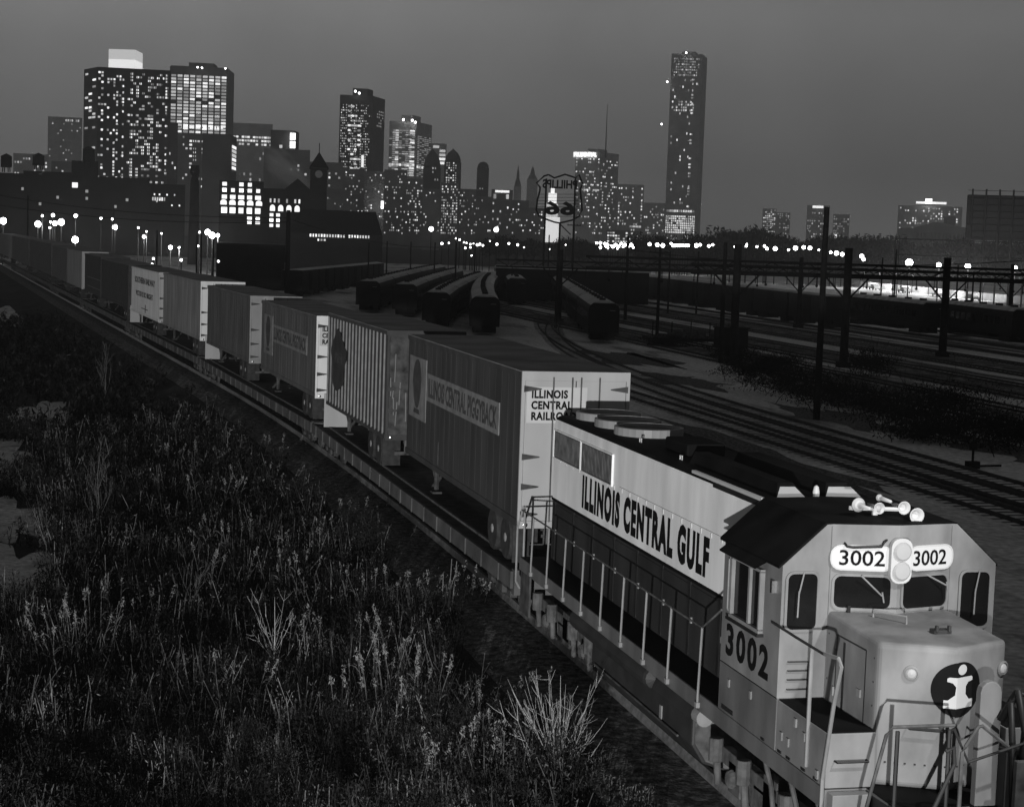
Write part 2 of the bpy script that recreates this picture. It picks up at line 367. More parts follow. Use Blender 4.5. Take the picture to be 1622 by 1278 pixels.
for xx in (-.86, .86): MB().tube([(xx, -.006, 2.4), (xx, -.006, 4.62)], .012, 5).build('seam_strip', 'front_paint', cabo)
# cab side window, ladder rungs, numerals
sw = MB().box(-1.60, -1.53, .60, .64, 3.10, 3.90).box(-1.60, -1.53, 1.68, 1.74, 3.10, 3.90).box(-1.60, -1.53, .60, 1.74, 3.06, 3.11).box(-1.60, -1.53, .60, 1.74, 3.89, 3.93).box(-1.585, -1.53, 1.02, 1.08, 3.11, 3.89)
swo = sw.build('side_window', 'handrail', cabo); bx(-1.545, -1.531, .63, 1.70, 3.1, 3.9).build('pane', 'glass_dark', swo)
bx(-1.63, -1.53, .56, 1.78, 3.02, 3.06).build('sill', 'black_paint', swo)
MB().add([(-1.53, .45, 4.10), (-1.53, 1.95, 4.10), (-1.72, 1.9, 3.98), (-1.72, .5, 3.98)], [(0, 1, 2, 3)]).add([(-1.53, .45, 4.085), (-1.72, .5, 3.965), (-1.72, 1.9, 3.965), (-1.53, 1.95, 4.085)], [(0, 1, 2, 3)]).build('awning', 'roof_black', cabo)
bx(-1.60, -1.53, .18, .24, 3.70, 3.86).build('mirror_bracket', 'chrome', cabo)
MB().tube([(-1.56, 1.84, 3.12), (-1.58, 1.84, 3.15), (-1.58, 1.84, 3.85), (-1.56, 1.84, 3.88)], .014).build('grab_iron', 'handrail', cabo)
text('cab_number', '3002', 1.62, .46, (-1.534, 1.95, 2.47), (0, -1, 0), (0, 0, 1), 'lettering', cabo, bold=.034, depth=.005, spacing=1.26)
MB().tube([(-1.535, 2.17, 2.33), (-1.535, 0, 2.33)], .008, 4).build('seam_strip', 'black_paint', cabo)
# horns, bell, antenna on cab roof
hn = MB().tube([(-.35, .65, 4.76), (.42, .50, 4.76)], .03).tube([(0, .58, 4.67), (0, .58, 4.78)], .04).build('horn_cluster', 'white_enamel', L)
for xx, yy, zz, r_, d_ in ((.38, .10, 4.74, .105, -1), (.14, -.0, 4.86, .09, -1), (-.05, .35, 4.80, .08, -1), (-.30, .45, 4.83, .10, 1), (.02, .5, 4.92, .05, 1)):
    MB().lathe([(.02, -.35), (.03, -.1), (r_*.55, -.03), (r_*.95, 0), (r_, .015), (r_*.85, .01), (r_*.3, -.08)], (0, d_, 0), (xx, yy, zz), 16).build('trumpet', 'white_enamel', hn, smooth=True)
# nose
ZN, ZF, YN, YP, XN = 3.49, 3.43, -1.60, -2.0, .87
no = MB().add([(-XN, 0, 1.63), (XN, 0, 1.63), (XN, YN, 1.63), (0, YP, 1.63), (-XN, YN, 1.63), (-XN, 0, ZN), (XN, 0, ZN), (XN, YN, ZF), (0, YP, ZF), (-XN, YN, ZF)],
              [(0, 1, 2, 3, 4), (5, 9, 8, 6), (6, 8, 7), (4, 9, 5, 0), (1, 6, 7, 2), (4, 3, 8, 9), (3, 2, 7, 8)]).build('nose', 'front_paint', L, bevel=.075, seg=4)
xl = np.array((.87, YP-YN, 0)); xl /= np.linalg.norm(xl); xr_ = np.array((.87, YN-YP, 0)); xr_ /= np.linalg.norm(xr_)
# class lamps
for x_, xd in ((-.50, xl), (.80, xr_)):
    yy = YP+(YN-YP)*abs(x_)/XN; nn = np.cross(xd, (0, 0, 1))
    cl = MB().lathe([(.10, 0), (.10, .02), (.075, .035), (.07, .02)], nn, (x_, yy, 3.08), 18).build('class_lamp', 'front_paint', no)
    MB().lathe([(.07, .01), (.05, .035), (.01, .045)], nn, (x_, yy, 3.08), 14).build('lens', 'lens', cl)
# round emblem wrapped over the fold, with a white letter i
def fold(a, b, lift):
    return np.array((a, YP+(YN-YP)*abs(a)/XN-lift, b))
def wrap(poly, lift, name, m, par):
    s = MB()
    for sg in (-1, 1):
        P_ = []
        n_ = len(poly)
        for i in range(n_):
            (a, b), (c, d) = poly[i], poly[(i+1) % n_]
            if a*sg >= -1e-9: P_.append((a, b))
            if (a > 1e-9) != (c > 1e-9) and abs(a) > 1e-9 and abs(c) > 1e-9 and a*c < 0:
                t_ = a/(a-c); P_.append((0, b+(d-b)*t_))
        if len(P_) < 3: continue
        s.add([fold(a, b, lift) for a, b in P_], [tuple(range(len(P_)))[::-1]])
    return s.build(name, m, par)
ZE = 2.91; RE = .345; EX = .06; ES = RE/.445
emb = wrap([(EX+RE*math.sin(2*math.pi*k_/48), ZE+RE*math.cos(2*math.pi*k_/48)) for k_ in range(48)], .006, 'round_emblem', 'lettering', no)
def arc(cx, cz, r, a0, a1, n=6): return [(cx+r*math.sin(math.radians(a0+(a1-a0)*k_/n)), cz+r*math.cos(math.radians(a0+(a1-a0)*k_/n))) for k_ in range(n+1)]
ipoly = [(-.26, ZE-.30), (-.26, ZE-.17), (-.20, ZE-.17)]+[(-.10, ZE-.08), (-.09, ZE+.05), (-.14, ZE+.11), (-.22, ZE+.13), (-.22, ZE+.18), (-.19, ZE+.20), (.24, ZE+.20), (.26, ZE+.18), (.26, ZE+.13), (.17, ZE+.11), (.12, ZE+.05), (.12, ZE-.08), (.20, ZE-.17), (.28, ZE-.17), (.28, ZE-.30)]
ipoly = [(EX+a*ES, ZE+(b-ZE)*ES) for a, b in ipoly]
wrap(ipoly, .012, 'letter', 'white_enamel', emb); wrap([(EX+.02+.075*math.sin(2*math.pi*k_/24), ZE+.25+.066*math.cos(2*math.pi*k_/24)) for k_ in range(24)], .012, 'letter_dot', 'white_enamel', emb)
yg = lambda x: YP+(YN-YP)*abs(x)/XN
MB().tube([(-.52, yg(.52), 2.40), (-.52, yg(.52)-.09, 2.40), (-.02, yg(.02)-.09, 2.40), (-.02, yg(.02), 2.40)], .014).build('grab_iron', 'black_paint', no)
MB().tube([(.22, yg(.22)-.0, 2.42), (.22, yg(.22)-.09, 2.40), (.5, yg(.5)-.08, 2.40), (.5, yg(.5), 2.40)], .014).build('grab_iron', 'black_paint', no)
MB().tube([(-.38, -.35, 3.475), (-.38, -.35, 3.56), (-.1, -.75, 3.56), (-.1, -.75, 3.46)], .014).build('grab_iron', 'handrail', no)
bx(-.64, -.60, -.12, -.06, 3.47, 3.58).build('bracket', 'black_paint', no)
MB().box(.02, .26, -1.3, -1.15, 3.42, 3.50).box(.03, .07, -1.33, -1.27, 3.48, 3.56).box(.2, .24, -1.33, -1.27, 3.48, 3.56).build('bell_bracket', 'gasket', no, bevel=.01)
MB().box(-.875, -.868, -.62, -.56, 1.7, 3.2).build('door_edge_shade', 'black_paint', no)  # painted strip: handrail shadow read together with a door edge
bx(-.89, -.868, -1.15, -1.05, 2.62, 2.72).build('door_latch', 'handrail', no)
dl = MB()
for yy in (-.35, -1.25): dl.box(-.874, -.866, yy-.012, yy+.012, 1.72, 3.25)
dl.box(-.874, -.866, -1.25, -.35, 3.24, 3.262); dl.build('door_seam', 'black_paint', no)
for zz in (2.0, 2.5, 3.0): MB().tube([(-.88, -.33, zz-.06), (-.88, -.33, zz+.06)], .022, 6).build('door_hinge', 'front_paint', no)
for zz in (2.45, 2.58, 2.70, 2.82): MB().tube([(-1.40, -.005, zz), (-1.40, -.03, zz), (-1.12, -.03, zz), (-1.12, -.005, zz)], .009, 4).build('vent_slot', 'gasket', cabo)
sb = MB()
for sg in (-1, 1):
    for i in range(7):
        x_ = sg*(.08+.11*i); yy = YP+(YN-YP)*abs(x_)/XN; sb.box(x_-.012, x_+.012, yy-.008, yy+.01, 1.93, 1.95)
for zz in (1.75, 2.0, 2.3, 2.6, 2.9, 3.2): sb.box(-.875, -.86, -.10, -.08, zz, zz+.02).box(-.875, -.86, -1.50, -1.48, zz, zz+.02)
sb.build('bolt_heads', 'gasket', no)
# long hood: grey lower doors, white upper band, black roof with round shoulders
HX, HY0, HY1 = .916, 2.17, 14.1
lower = bx(-HX+.006, HX-.006, HY0, HY1, 1.632, 2.90).build('lower_hood', 'hood_dark', L)
yd = 2.55
while yd < 13.4:
    d_ = MB().box(-HX-.012, -HX+.004, yd, yd+1.30, 1.70, 2.80).build('hood_door', 'hood_dark', L, bevel=.01)
    bx(-HX-.016, -HX+.002, yd+1.30, yd+1.42, 1.66, 2.86).build('door_gap', 'black_paint', d_)
    bx(-HX-.035, -HX-.012, yd+1.16, yd+1.21, 2.2, 2.30).build('latch', 'handrail', d_)
    yd += 1.42
bx(-HX-.02, HX+.02, HY0, HY1+.01, 2.86, 2.91).build('hood_moulding', 'roof_black', L)
up = MB(); rr = .16; pf = [(-HX, 2.91), (-HX, 4.45)]+[(-HX+rr-rr*math.cos(math.radians(a)), 4.45+rr*math.sin(math.radians(a))) for a in (15, 30)]
pfm = pf+[(-x, z) for x, z in pf[::-1]]
upo = up.prism([(x, HY1, z) for x, z in pfm], (0, HY0-HY1, 0)).build('upper_hood', 'white_paint', L)
a30 = [(-HX+rr-rr*math.cos(math.radians(a)), 4.452+rr*math.sin(math.radians(a))) for a in (29, 45, 60, 75, 90)]
rf2 = MB().prism([(x, HY1-.002, z) for x, z in a30+[(-x, z) for x, z in a30[::-1]]], (0, HY0-HY1+.004, 0)).build('hood_roof', 'roof_black', L)
for y0_, y1_ in ((12.02, 14.02), (9.84, 11.94)):
    g_ = MB()
    g_.box(-HX-.02, -HX+.002, y0_, y1_, 3.76, 4.31)
    gro = g_.build('radiator_grille', 'gasket', upo)
    gb = MB()
    for i in range(22):
        yy = y0_+.04+(y1_-y0_-.08)*i/21; gb.box(-HX-.032, -HX-.02, yy-.012, yy+.012, 3.78, 4.29)
    gb.build('grille_bars', 'truck_grime', gro)
    ring([(-(y1_-y0_)/2-.03, -.30), ((y1_-y0_)/2+.03, -.30), ((y1_-y0_)/2+.03, .30), (-(y1_-y0_)/2-.03, .30)], [(-(y1_-y0_)/2, -.275), ((y1_-y0_)/2, -.275), ((y1_-y0_)/2, .275), (-(y1_-y0_)/2, .275)], (-HX, (y0_+y1_)/2, 4.035), (0, -1, 0), (0, 0, 1), .04).build('frame', 'white_paint', gro)
text('lettering', 'ILLINOIS CENTRAL GULF', 7.35, .66, (-HX-.003, 11.85, 3.03), (0, -1, 0), (0, 0, 1), 'lettering', upo, bold=.058, depth=.005, spacing=1.22)
MB().box(-HX-.006, -HX+.004, HY0+1.3, 9.4, 3.795, 3.80).build('seam_strip', 'truck_grime', upo)
rv = MB()
for i in range(24):
    yy = 2.5+i*.48; rv.box(-HX-.014, -HX, yy, yy+.035, 3.70, 3.78)
rv.build('hinges', 'white_enamel', upo)
# intake notch beside the dynamic brake and roof hatches whose pale ends paint in the flash light
bx(-HX-.012, -HX+.05, 2.55, 4.45, 4.50, 4.59).build('intake_recess', 'black_paint', L)
bx(-HX-.05, -HX+.02, 2.3, 5.35, 4.60, 4.645).build('drip_rail', 'white_enamel', L)
ht = MB()
def hatch(x0, x1, y0, y1, z0, z1, sl=.22):
    MB().add([(x0, y0, z0), (x1, y0, z0), (x1, y1, z0), (x0, y1, z0), (x0+.1, y0+sl, z1), (x1-.12, y0+sl, z1), (x1-.12, y1, z1), (x0+.1, y1, z1)],
             [(0, 3, 2, 1), (4, 5, 6, 7), (0, 1, 5, 4), (1, 2, 6, 5), (2, 3, 7, 6), (3, 0, 4, 7)]).build('roof_hatch', 'roof_black', L)
    plate([(0, 0), (x1-x0-.02, 0), (x1-x0-.13, .2), (.1, .2)], (x0+.01, y0-.006, z0+.01), (1, 0, 0), (0, sl, z1-z0), .008).build('hatch_end', 'aluminium', L)
hatch(-.62, -.16, 2.6, 6.5, 4.60, 4.80); hatch(.14, .72, 2.6, 6.5, 4.60, 4.80)
MB().lathe([(.05, 0), (.05, .08), (.035, .15), (.01, .17)], (0, 0, 1), (.0, 2.6, 4.62), 10).build('beacon', 'white_enamel', L)
for yy in (13.35, 12.0, 10.65):
    fo = MB().lathe([(.66, 0), (.66, .16), (.60, .17), (.58, .05)], (0, 0, 1), (0, yy, 4.60), 28).build('radiator_fan', 'trailer_silver', L, smooth=False)
    MB().lathe([(.57, .10), (.1, .12), (.02, .12)], (0, 0, 1), (0, yy, 4.60), 20).build('fan_blades', 'black_paint', fo)
MB().box(-.35, .35, 7.4, 8.6, 4.60, 4.82).build('exhaust_stack', 'roof_black', L, bevel=.03)
for xx, yy in ((-.55, 9.4), (-.62, 6.9), (-.5, 5.2)): MB().tube([(xx, yy-.05, 4.6), (xx, yy-.05, 4.68), (xx, yy+.05, 4.68), (xx, yy+.05, 4.6)], .013).build('lifting_eye', 'white_enamel', L)
# walkway stanchions and rails
py = [2.98]+[4.41+1.258*i for i in range(8)]
for yy in py:
    MB().tube([(-1.555, yy, 1.42), (-1.555, yy, 1.6), (-1.53, yy, 2.62)], .019, 6).box(-1.585, -1.53, yy-.04, yy+.04, 1.42, 1.5).build('stanchion', 'handrail', L)
    MB().tube([(1.53, yy, 1.45), (1.53, yy, 2.62)], .022, 6).build('stanchion', 'handrail', L)
MB().tube([(-1.53, 14.2, 2.62)]+[(-1.53, y_, 2.62) for y_ in py[::-1]]+[(-1.53, 2.2, 3.05)], .017).build('handrail', 'truck_grime', L)
MB().tube([(1.53, 14.2, 2.62), (1.53, 2.98, 2.62), (1.53, 2.2, 3.05)], .017).build('handrail', 'truck_grime', L)
MB().tube([(-1.5, 14.2, 2.7), (-1.58, 14.35, 2.2), (-1.58, 14.35, 1.1), (-1.5, 14.3, .95)], .022).build('handrail', 'handrail', L)
for xx in (-1.45, -.75, .75, 1.45): MB().tube([(xx, 14.28, 1.6), (xx, 14.28, 2.7)], .022).build('stanchion', 'handrail', L)
MB().tube([(-1.45, 14.28, 2.68), (-.7, 14.28, 2.7), (-.5, 14.5, 2.95), (.4, 14.6, 2.95)], .02).build('handrail', 'black_paint', L)
# long bent grab rail beside the nose and the ledge post
MB().tube([(-1.545, .25, 3.30), (-1.56, -.6, 3.29), (-1.56, -1.55, 3.28), (-1.56, -1.62, 3.29)], .018).build('handrail', 'gasket', L)
MB().tube([(-1.56, -1.55, 3.29), (-1.56, -1.96, 3.33), (-1.56, -2.05, 3.25), (-1.56, -1.9, 2.8), (-1.56, -1.66, 1.75), (-1.56, -1.66, .5)], .026).build('handrail', 'handrail', L)
MB().tube([(-1.555, -1.13, 3.27), (-1.555, -1.13, 1.75)], .026).build('stanchion', 'handrail', L)
# end platform rails
Y0 = -2.95
for xx in (-1.22, -.56, .56, 1.22):
    MB().tube([(xx, Y0, 1.3), (xx, Y0, 2.70)], .026).build('stanchion', 'black_paint', L)
MB().tube([(-1.62, Y0+.1, 1.0), (-1.55, Y0+.05, 1.75), (-1.36, Y0, 2.66), (-1.29, Y0, 2.75), (-.5, Y0, 2.75)], .022).build('handrail', 'truck_grime', L)
MB().tube([(.5, Y0, 2.75), (1.29, Y0, 2.75), (1.4, Y0, 2.6), (1.6, Y0, 1.0)], .022).build('handrail', 'truck_grime', L)
MB().tube([(-.55, Y0, 2.68), (-.52, Y0-.02, 2.72), (-.30, Y0, 2.3), (.4, Y0, 2.5), (.52, Y0, 2.66)], .018).build('safety_chain', 'gasket', L)
MB().tube([(-.44, Y0-.1, 1.3), (-.44, Y0-.1, 2.45), (-.40, Y0-.1, 2.52), (-.25, Y0-.1, 2.75), (-.2, Y0-.1, 2.76), (.15, Y0-.1, 2.5)], .024).build('uncoupling_rod', 'truck_grime', L)
MB().tube([(-.62, Y0-.05, 2.45), (-.52, Y0-.05, 2.5), (-.5, Y0-.05, 2.3), (-.9, Y0-.05, 1.4)], .026).build('uncoupling_rod', 'gasket', L)
eb = MB().prism([(.05+.0, Y0+.35, z) if False else (x, Y0+.5, z) for x, z in ([(.02, 1.63), (.30, 1.63), (.30, 3.02)]+[(.16+.14*math.cos(math.radians(a)), 3.02+.14*math.sin(math.radians(a))) for a in (30, 60, 90, 120, 150)]+[(.02, 3.02)])], (0, -.12, 0)).build('brake_stand', 'front_paint', L, bevel=.012)
MB().tube([(.25, Y0+.3, 2.7), (.42, Y0+.25, 3.05), (.60, Y0+.3, 3.0), (.66, Y0+.3, 2.2), (.6, Y0+.3, 1.7)], .05).tube([(.4, Y0+.2, 3.1), (.5, Y0+.15, 2.6), (.46, Y0+.15, 1.7)], .045).tube([(.32, Y0+.2, 2.95), (.36, Y0+.15, 2.3), (.4, Y0+.15, 1.65)], .04).tube([(.55, Y0+.25, 3.1), (.75, Y0+.2, 2.7), (.78, Y0+.2, 1.7)], .045).build('hose_bundle', 'black_paint', L, smooth=True)
bx(.3, .95, Y0+.2, Y0+.45, 1.63, 2.35).build('junction_box', 'black_paint', L, bevel=.02)
bx(.30, .9, Y0-.06, Y0+.02, 1.3, 2.3).build('end_plate', 'grime', L, bevel=.01)
MB().box(-.55, -.28, Y0-.15, Y0-.05, 1.62, 1.78).build('coupler_lift_bracket', 'white_enamel', L)
MB().box(-.15, .15, -3.9, -3.1, .75, 1.05).box(-.25, .25, -4.05, -3.8, .7, 1.1).build('coupler', 'grime', L, bevel=.03)
MB().box(-.12, .12, 14.2, 15.1, .78, 1.02).build('coupler', 'grime', L, bevel=.03)
# tank, air reservoir, trucks
tk = MB().prism([(x, 3.75, z) for x, z in [(1.34*a, b) for a, b in ((-1, .62), (-1, 1.0), (-.93, 1.30), (.93, 1.30), (1, 1.0), (1, .62), (.86, .32), (.6, .2), (-.6, .2), (-.86, .32))]], (0, 5.6, 0)).build('fuel_tank', 'tank_grime', L, bevel=.04)
plate([(1.30*a, b) for a, b in ((-1, .66), (-1, .98), (-.92, 1.26), (.92, 1.26), (1, .98), (1, .66), (.85, .36), (.6, .24), (-.6, .24), (-.85, .36))][::-1], (0, 3.735, 0), (1, 0, 0), (0, 0, 1), .008).build('tank_lit_end', 'truck_grime', tk)  # paler plate: light on the tank's front end put into the colour
MB().box(-1.36, -1.32, 5.2, 5.3, .6, .85).build('fuel_gauge', 'handrail', tk)
MB().tube([(-1.38, y_, .62) for y_ in (4.3, 6, 7.5, 9.0)], .02).build('pipe', 'grime', tk)
MB().lathe([(.02, 0), (.17, .05), (.2, .12), (.2, 4.7), (.17, 4.77), (.02, 4.82)], (0, 1, 0), (-1.28, 5.75, 1.14), 14).build('air_reservoir', 'tank_grime', L, smooth=False)
MB().lathe([(.02, 0), (.17, .05), (.2, .12), (.2, 4.7), (.17, 4.77), (.02, 4.82)], (0, 1, 0), (1.28, 5.75, 1.14), 14).build('air_reservoir', 'truck_grime', L)
def loco_truck(yc):
    t = MB()
    for sx_ in (-1, 1):
        a, b = sorted((sx_*1.02, sx_*1.18)); t.box(a, b, yc-1.9, yc+1.9, .62, .86).box(a, b, yc-.6, yc+.6, .40, .7)
        for wy in (-1.37, 1.37):
            t.box(a, b, yc+wy-.24, yc+wy+.24, .28, .75)
            t.lathe([(.13, 0), (.15, .03), (.12, .1), (.05, .12)], (sx_, 0, 0), (sx_*1.18, yc+wy, .52), 12)
        t.box(a, b+.05 if sx_ > 0 else b, yc-.25, yc+.25, .3, .95)
        if sx_ > 0: t.box(-1.06, 1.06, yc-.2, yc+.2, .55, .8)
        for cy_ in (-1.95, -.8, .8, 1.95):
            t.tube([(sx_*1.26, yc+cy_, .62), (sx_*1.26, yc+cy_, .98)], .11, 10); t.tube([(sx_*1.22, yc+cy_*.98, .28), (sx_*1.25, yc+cy_, .8)], .06)
    to = t.build('truck', 'truck_grime', L, bevel=.02)
    for wy in (-1.37, 1.37):
        for sx_ in (-1, 1):
            MB().lathe([(.50, 0), (.51, .03), (.51, .10), (.54, .11), (.54, .13), (.3, .14), (.05, .14)], (-sx_, 0, 0), (sx_*.83, yc+wy, .51), 24).build('wheel', 'rust', to)
    return to
loco_truck(.95); loco_truck(11.75)
MB().tube([(-1.42, 3.0, 1.24), (-1.42, 3.25, 1.24)], .13, 14).build('sand_filler', 'handrail', L)
for yy in (-1.2, -.3, .6): MB().tube([(-1.4, yy, 1.3), (-1.32, yy-.05, .95), (-1.25, yy-.05, .4)], .035).build('sand_pipe', 'truck_grime', L)
MB().box(-1.5, -1.46, 13.5, 14.25, .5, 1.4).build('step_side', 'grime', L)
# ------------------------------------------------------------------ piggyback flat cars and trailers
def place(o, y0, ln):
    h = heading(y0, y0+ln); o.location = (xc(y0), y0, 0); o.rotation_euler = (0, 0, h); return o
def make_flat(ln):
    r_ = thing('flat_car', '', 'flat car')
    bx(-1.38, 1.38, .1, ln-.1, .95, 1.07).build('deck', 'deck_wood', r_)
    for sx_ in (-1, 1):
        a, b = sorted((sx_*1.38, sx_*1.46)); s = MB().box(a, b, 0, ln, .74, 1.12)
        yy = 1.
        while yy < ln-.5: s.box(a-.03 if sx_ < 0 else a, b if sx_ < 0 else b+.03, yy, yy+.06, .74, 1.12); yy += 1.6
        s.build('side_sill', 'car_sill', r_, bevel=.01)
        a, b = sorted((sx_*.95, sx_*1.02)); bx(a, b, 1.0, ln-1, 1.07, 1.14).build('guide_rail', 'truck_grime', r_)
    bx(-.3, .3, .5, ln-.5, .55, .95).build('centre_sill', 'grime', r_)
    for e_ in (0, ln): bx(-1.4, 1.4, e_-.12, e_+.12, .62, 1.16).build('end_sill', 'car_sill', r_)
    for yc in (2.2, ln-2.2):
        t = MB()
        for sx_ in (-1, 1):
            a, b = sorted((sx_*.98, sx_*1.14)); t.box(a, b, yc-1.15, yc+1.15, .45, .62).box(a, b, yc-.3, yc+.3, .28, .6)
            for wy in (-.87, .87): t.box(a, b, yc+wy-.16, yc+wy+.16, .30, .6)
        t.box(-1.0, 1.0, yc-.15, yc+.15, .4, .58)
        to = t.build('truck', 'grime', r_)
        for wy in (-.87, .87):
            for sx_ in (-1, 1): MB().lathe([(.41, 0), (.42, .1), (.45, .12), (.05, .13)], (-sx_, 0, 0), (sx_*.83, yc+wy, .42), 18).build('wheel', 'rust', to)
    for k_ in (0, 1):
        MB().tube([(-.38, ln*.5*k_+ln*.5-1.7, 1.1), (0, ln*.5*k_+ln*.5-2.6, 1.9), (.38, ln*.5*k_+ln*.5-1.7, 1.1)], .06).build('trailer_hitch', 'grime', r_)
    return r_
FL = [(15.35, 29.3, 'flat car coupled right behind the locomotive, carrying the leading lettered trailer'), (45.1, 32.6, 'flat car second from the locomotive, under a plain grey trailer'), (78.1, 34.6, 'flat car beneath the white lettered trailer'),
      (113.1, 37.8, 'flat car beneath the long dark trailer'), (151.3, 39, 'flat car beneath the pale trailer far back in the train'), (190.6, 41.6, 'flat car far back, under stained grey trailers'), (232.6, 44, 'flat car last but one before the train leaves the left edge'), (277, 44, 'flat car at the far left end of the train')]
for y0, ln, lb in FL:
    o = make_flat(ln); o['label'] = lb; o['group'] = 'flat cars of the piggyback train'; place(o, y0, ln)
def make_trailer(y0, y1, zt, side, end, roof, label, ribs=0, banner=None, panel=None, hinges=True, doorlab=None, sidetext=None, oval=False, dirty=False, plate_=False, lines=False, two=False):
    ln = y1-y0; T = thing('piggyback_trailer', label, 'trailer', group='trailers on the flat cars'); place(T, y0, ln)
    zb = zt-2.85-.3 if zt > 5.2 else zt-2.9; zb = 2.02
    bo = bx(-1.21, 1.21, .04, ln-.02, zb, zt-.03).build('body', side, T, bevel=.03)
    bx(-1.22, 1.22, .02, ln, zt-.032, zt).build('roof', roof, T)
    for sx_ in (-1, 1):
        a, b = sorted((sx_*1.21, sx_*1.235))
        bx(a, b, .02, ln, zt-.14, zt-.02).build('top_rail', side, T); bx(a, b, .02, ln, zb-.02, zb+.13).build('bottom_rail', side, T)
    if ribs:
        rb = MB()
        for i in range(ribs):
            yy = .35+(ln-.6)*i/(ribs-1); rb.box(-1.265, -1.21, yy-.028, yy+.028, zb+.1, zt-.13)
        rb.build('side_ribs', 'banner_pale', T, bevel=.012)
    else:
        sm = MB(); yy = .61
        while yy < ln: sm.box(-1.214, -1.2, yy-.01, yy+.01, zb+.12, zt-.12); yy += .61
        sm.build('side_seams', side, T)
    if lines:
        for zz in (zb+.5, zb+1.3): bx(-1.222, -1.2, .2, ln*.8, zz, zz+.05).build('side_stripe', 'banner_pale', T)
    # rear doors
    fr_ = MB().box(-1.22, 1.22, -.01, .05, zt-.2, zt).box(-1.22, -1.14, -.01, .05, zb, zt-.2).box(1.14, 1.22, -.01, .05, zb, zt-.2).box(-1.22, 1.22, -.03, .05, zb-.06, zb+.1)
    fr_.build('door_frame', end, T)
    for sx_ in (-1, 1):
        a, b = sorted((sx_*.012, sx_*1.13)); d_ = bx(a, b, -.005, .04, zb+.1, zt-.2).build('rear_door', end if not dirty else 'grime', T, bevel=.008)
        if hinges:
            for zz in (zb+.25, zb+.85, zb+1.5, zt-.38):
                MB().prism([(sx_*1.17, -.012, zz-.07), (sx_*1.17, -.012, zz+.07), (sx_*.78, -.012, zz+.012), (sx_*.78, -.012, zz-.012)], (0, -.02, 0)).build('hinge', 'grime', d_)
        MB().tube([(sx_*.10, -.05, zb+.08), (sx_*.10, -.05, zt-.12)], .016).tube([(sx_*.52, -.04, zb+.08), (sx_*.52, -.04, zt-.12)], .016).build('lock_rod', 'truck_grime', d_)
        MB().box(sx_*.10-.14, sx_*.10+.14, -.08, -.05, zb+1.05, zb+1.09).build('lock_handle', 'grime', d_)
        if dirty:
            q = MB()
            for i in range(9):
                x_ = sx_*random.uniform(.1, 1.08); za = random.uniform(zb+.15, zt-1.2); q.tube([(x_, -.012, za), (x_+random.uniform(-.05, .05), -.012, za+random.uniform(.3, .9))], .016, 4)
            q.build('scrape_marks', 'trailer_silver', d_)
        if doorlab and sx_ < 0:
            lb = bx(-1.10, .25, -.013, -.006, zt-1.12, zt-.34).build('door_sign', 'white_enamel', d_)
            text('lettering', 'ILLINOIS\nCENTRAL\nRAILROAD', 1.02, .66, (-1.0, -.015, zt-1.06), (1, 0, 0), (0, 0, 1), 'lettering', lb, bold=.045, depth=.004, spacing=1.1, lines=1.02)
        MB().lathe([(.05, 0), (.05, .03), (.02, .04)], (0, -1, 0), (sx_*1.05, -.03, zb+.02), 8).build('tail_lamp', 'chrome', T)
    # landing gear, running gear
    for sx_ in (-1, 1):
        MB().tube([(sx_*.85, ln-2.7, zb), (sx_*.85, ln-2.7, 1.3)], .07).box(sx_*.85-.13, sx_*.85+.13, ln-2.85, ln-2.55, 1.2, 1.25).tube([(sx_*.85, ln-2.7, 1.5), (sx_*.85, ln-1.9, zb)], .035).build('landing_gear', 'grime', T)
    for sx_ in (-1, 1):
        for yy in (1.1, 2.35):
            w_ = MB().lathe([(.28, 0), (.46, .0), (.50, .05), (.50, .20), (.46, .25), (.30, .25)], (sx_, 0, 0), (sx_*.95, yy, 1.58), 22).build('wheel', 'tire', T)
            MB().lathe([(.28, .02), (.26, .16), (.12, .18), (.10, .26), (.02, .27)], (sx_, 0, 0), (sx_*.95, yy, 1.58), 14).build('rim', 'aluminium', w_)
        bx(sx_*.95-.28, sx_*.95+.28, .3, .33, 1.15, zb-.02).build('mud_flap', 'tire', T)
    MB().box(-.95, .95, .9, 2.6, 1.75, 1.95).tube([(-1.0, 1.1, 1.58), (1.0, 1.1, 1.58)], .07).tube([(-1.0, 2.35, 1.58), (1.0, 2.35, 1.58)], .07).build('axle_frame', 'grime', T)
    MB().box(-.9, .9, .05, .13, 1.5, 1.6).box(-.6, -.5, .05, .13, 1.5, zb).box(.5, .6, .05, .13, 1.5, zb).build('rear_bumper', 'truck_grime', T)
    if banner:
        bn = bx(-1.232, -1.2, 1.95, 10.25, zt-1.62, zt-.88).build('banner', 'banner_pale', T)
        text('lettering', banner, 7.9, .52, (-1.234, 10.02, zt-1.51), (0, -1, 0), (0, 0, 1), 'lettering_worn', bn, bold=.03)
        pn = bx(-1.232, -1.2, 10.38, 12.75, zt-2.25, zt-.55).build('picture_panel', 'banner_pale', T)
        ov = [(.62*math.cos(2*math.pi*k_/28)*(1 if math.sin(2*math.pi*k_/28) > 0 else .85), .68*math.sin(2*math.pi*k_/28)) for k_ in range(28)]
        plate(ov, (-1.234, 11.6, zt-1.28), (0, -1, 0), (0, 0, 1), .005).build('dark_oval', 'lettering_worn', pn)
        plate([(-.45, -.75), (.45, -.75), (.35, -.62), (-.35, -.62)], (-1.234, 11.6, zt-1.36), (0, -1, 0), (0, 0, 1), .005).build('dark_foot', 'lettering_worn', pn)
        bx(-1.222, -1.2, 8.6, 8.66, zb+.2, zb+.8).build('side_mark', 'grime', T)
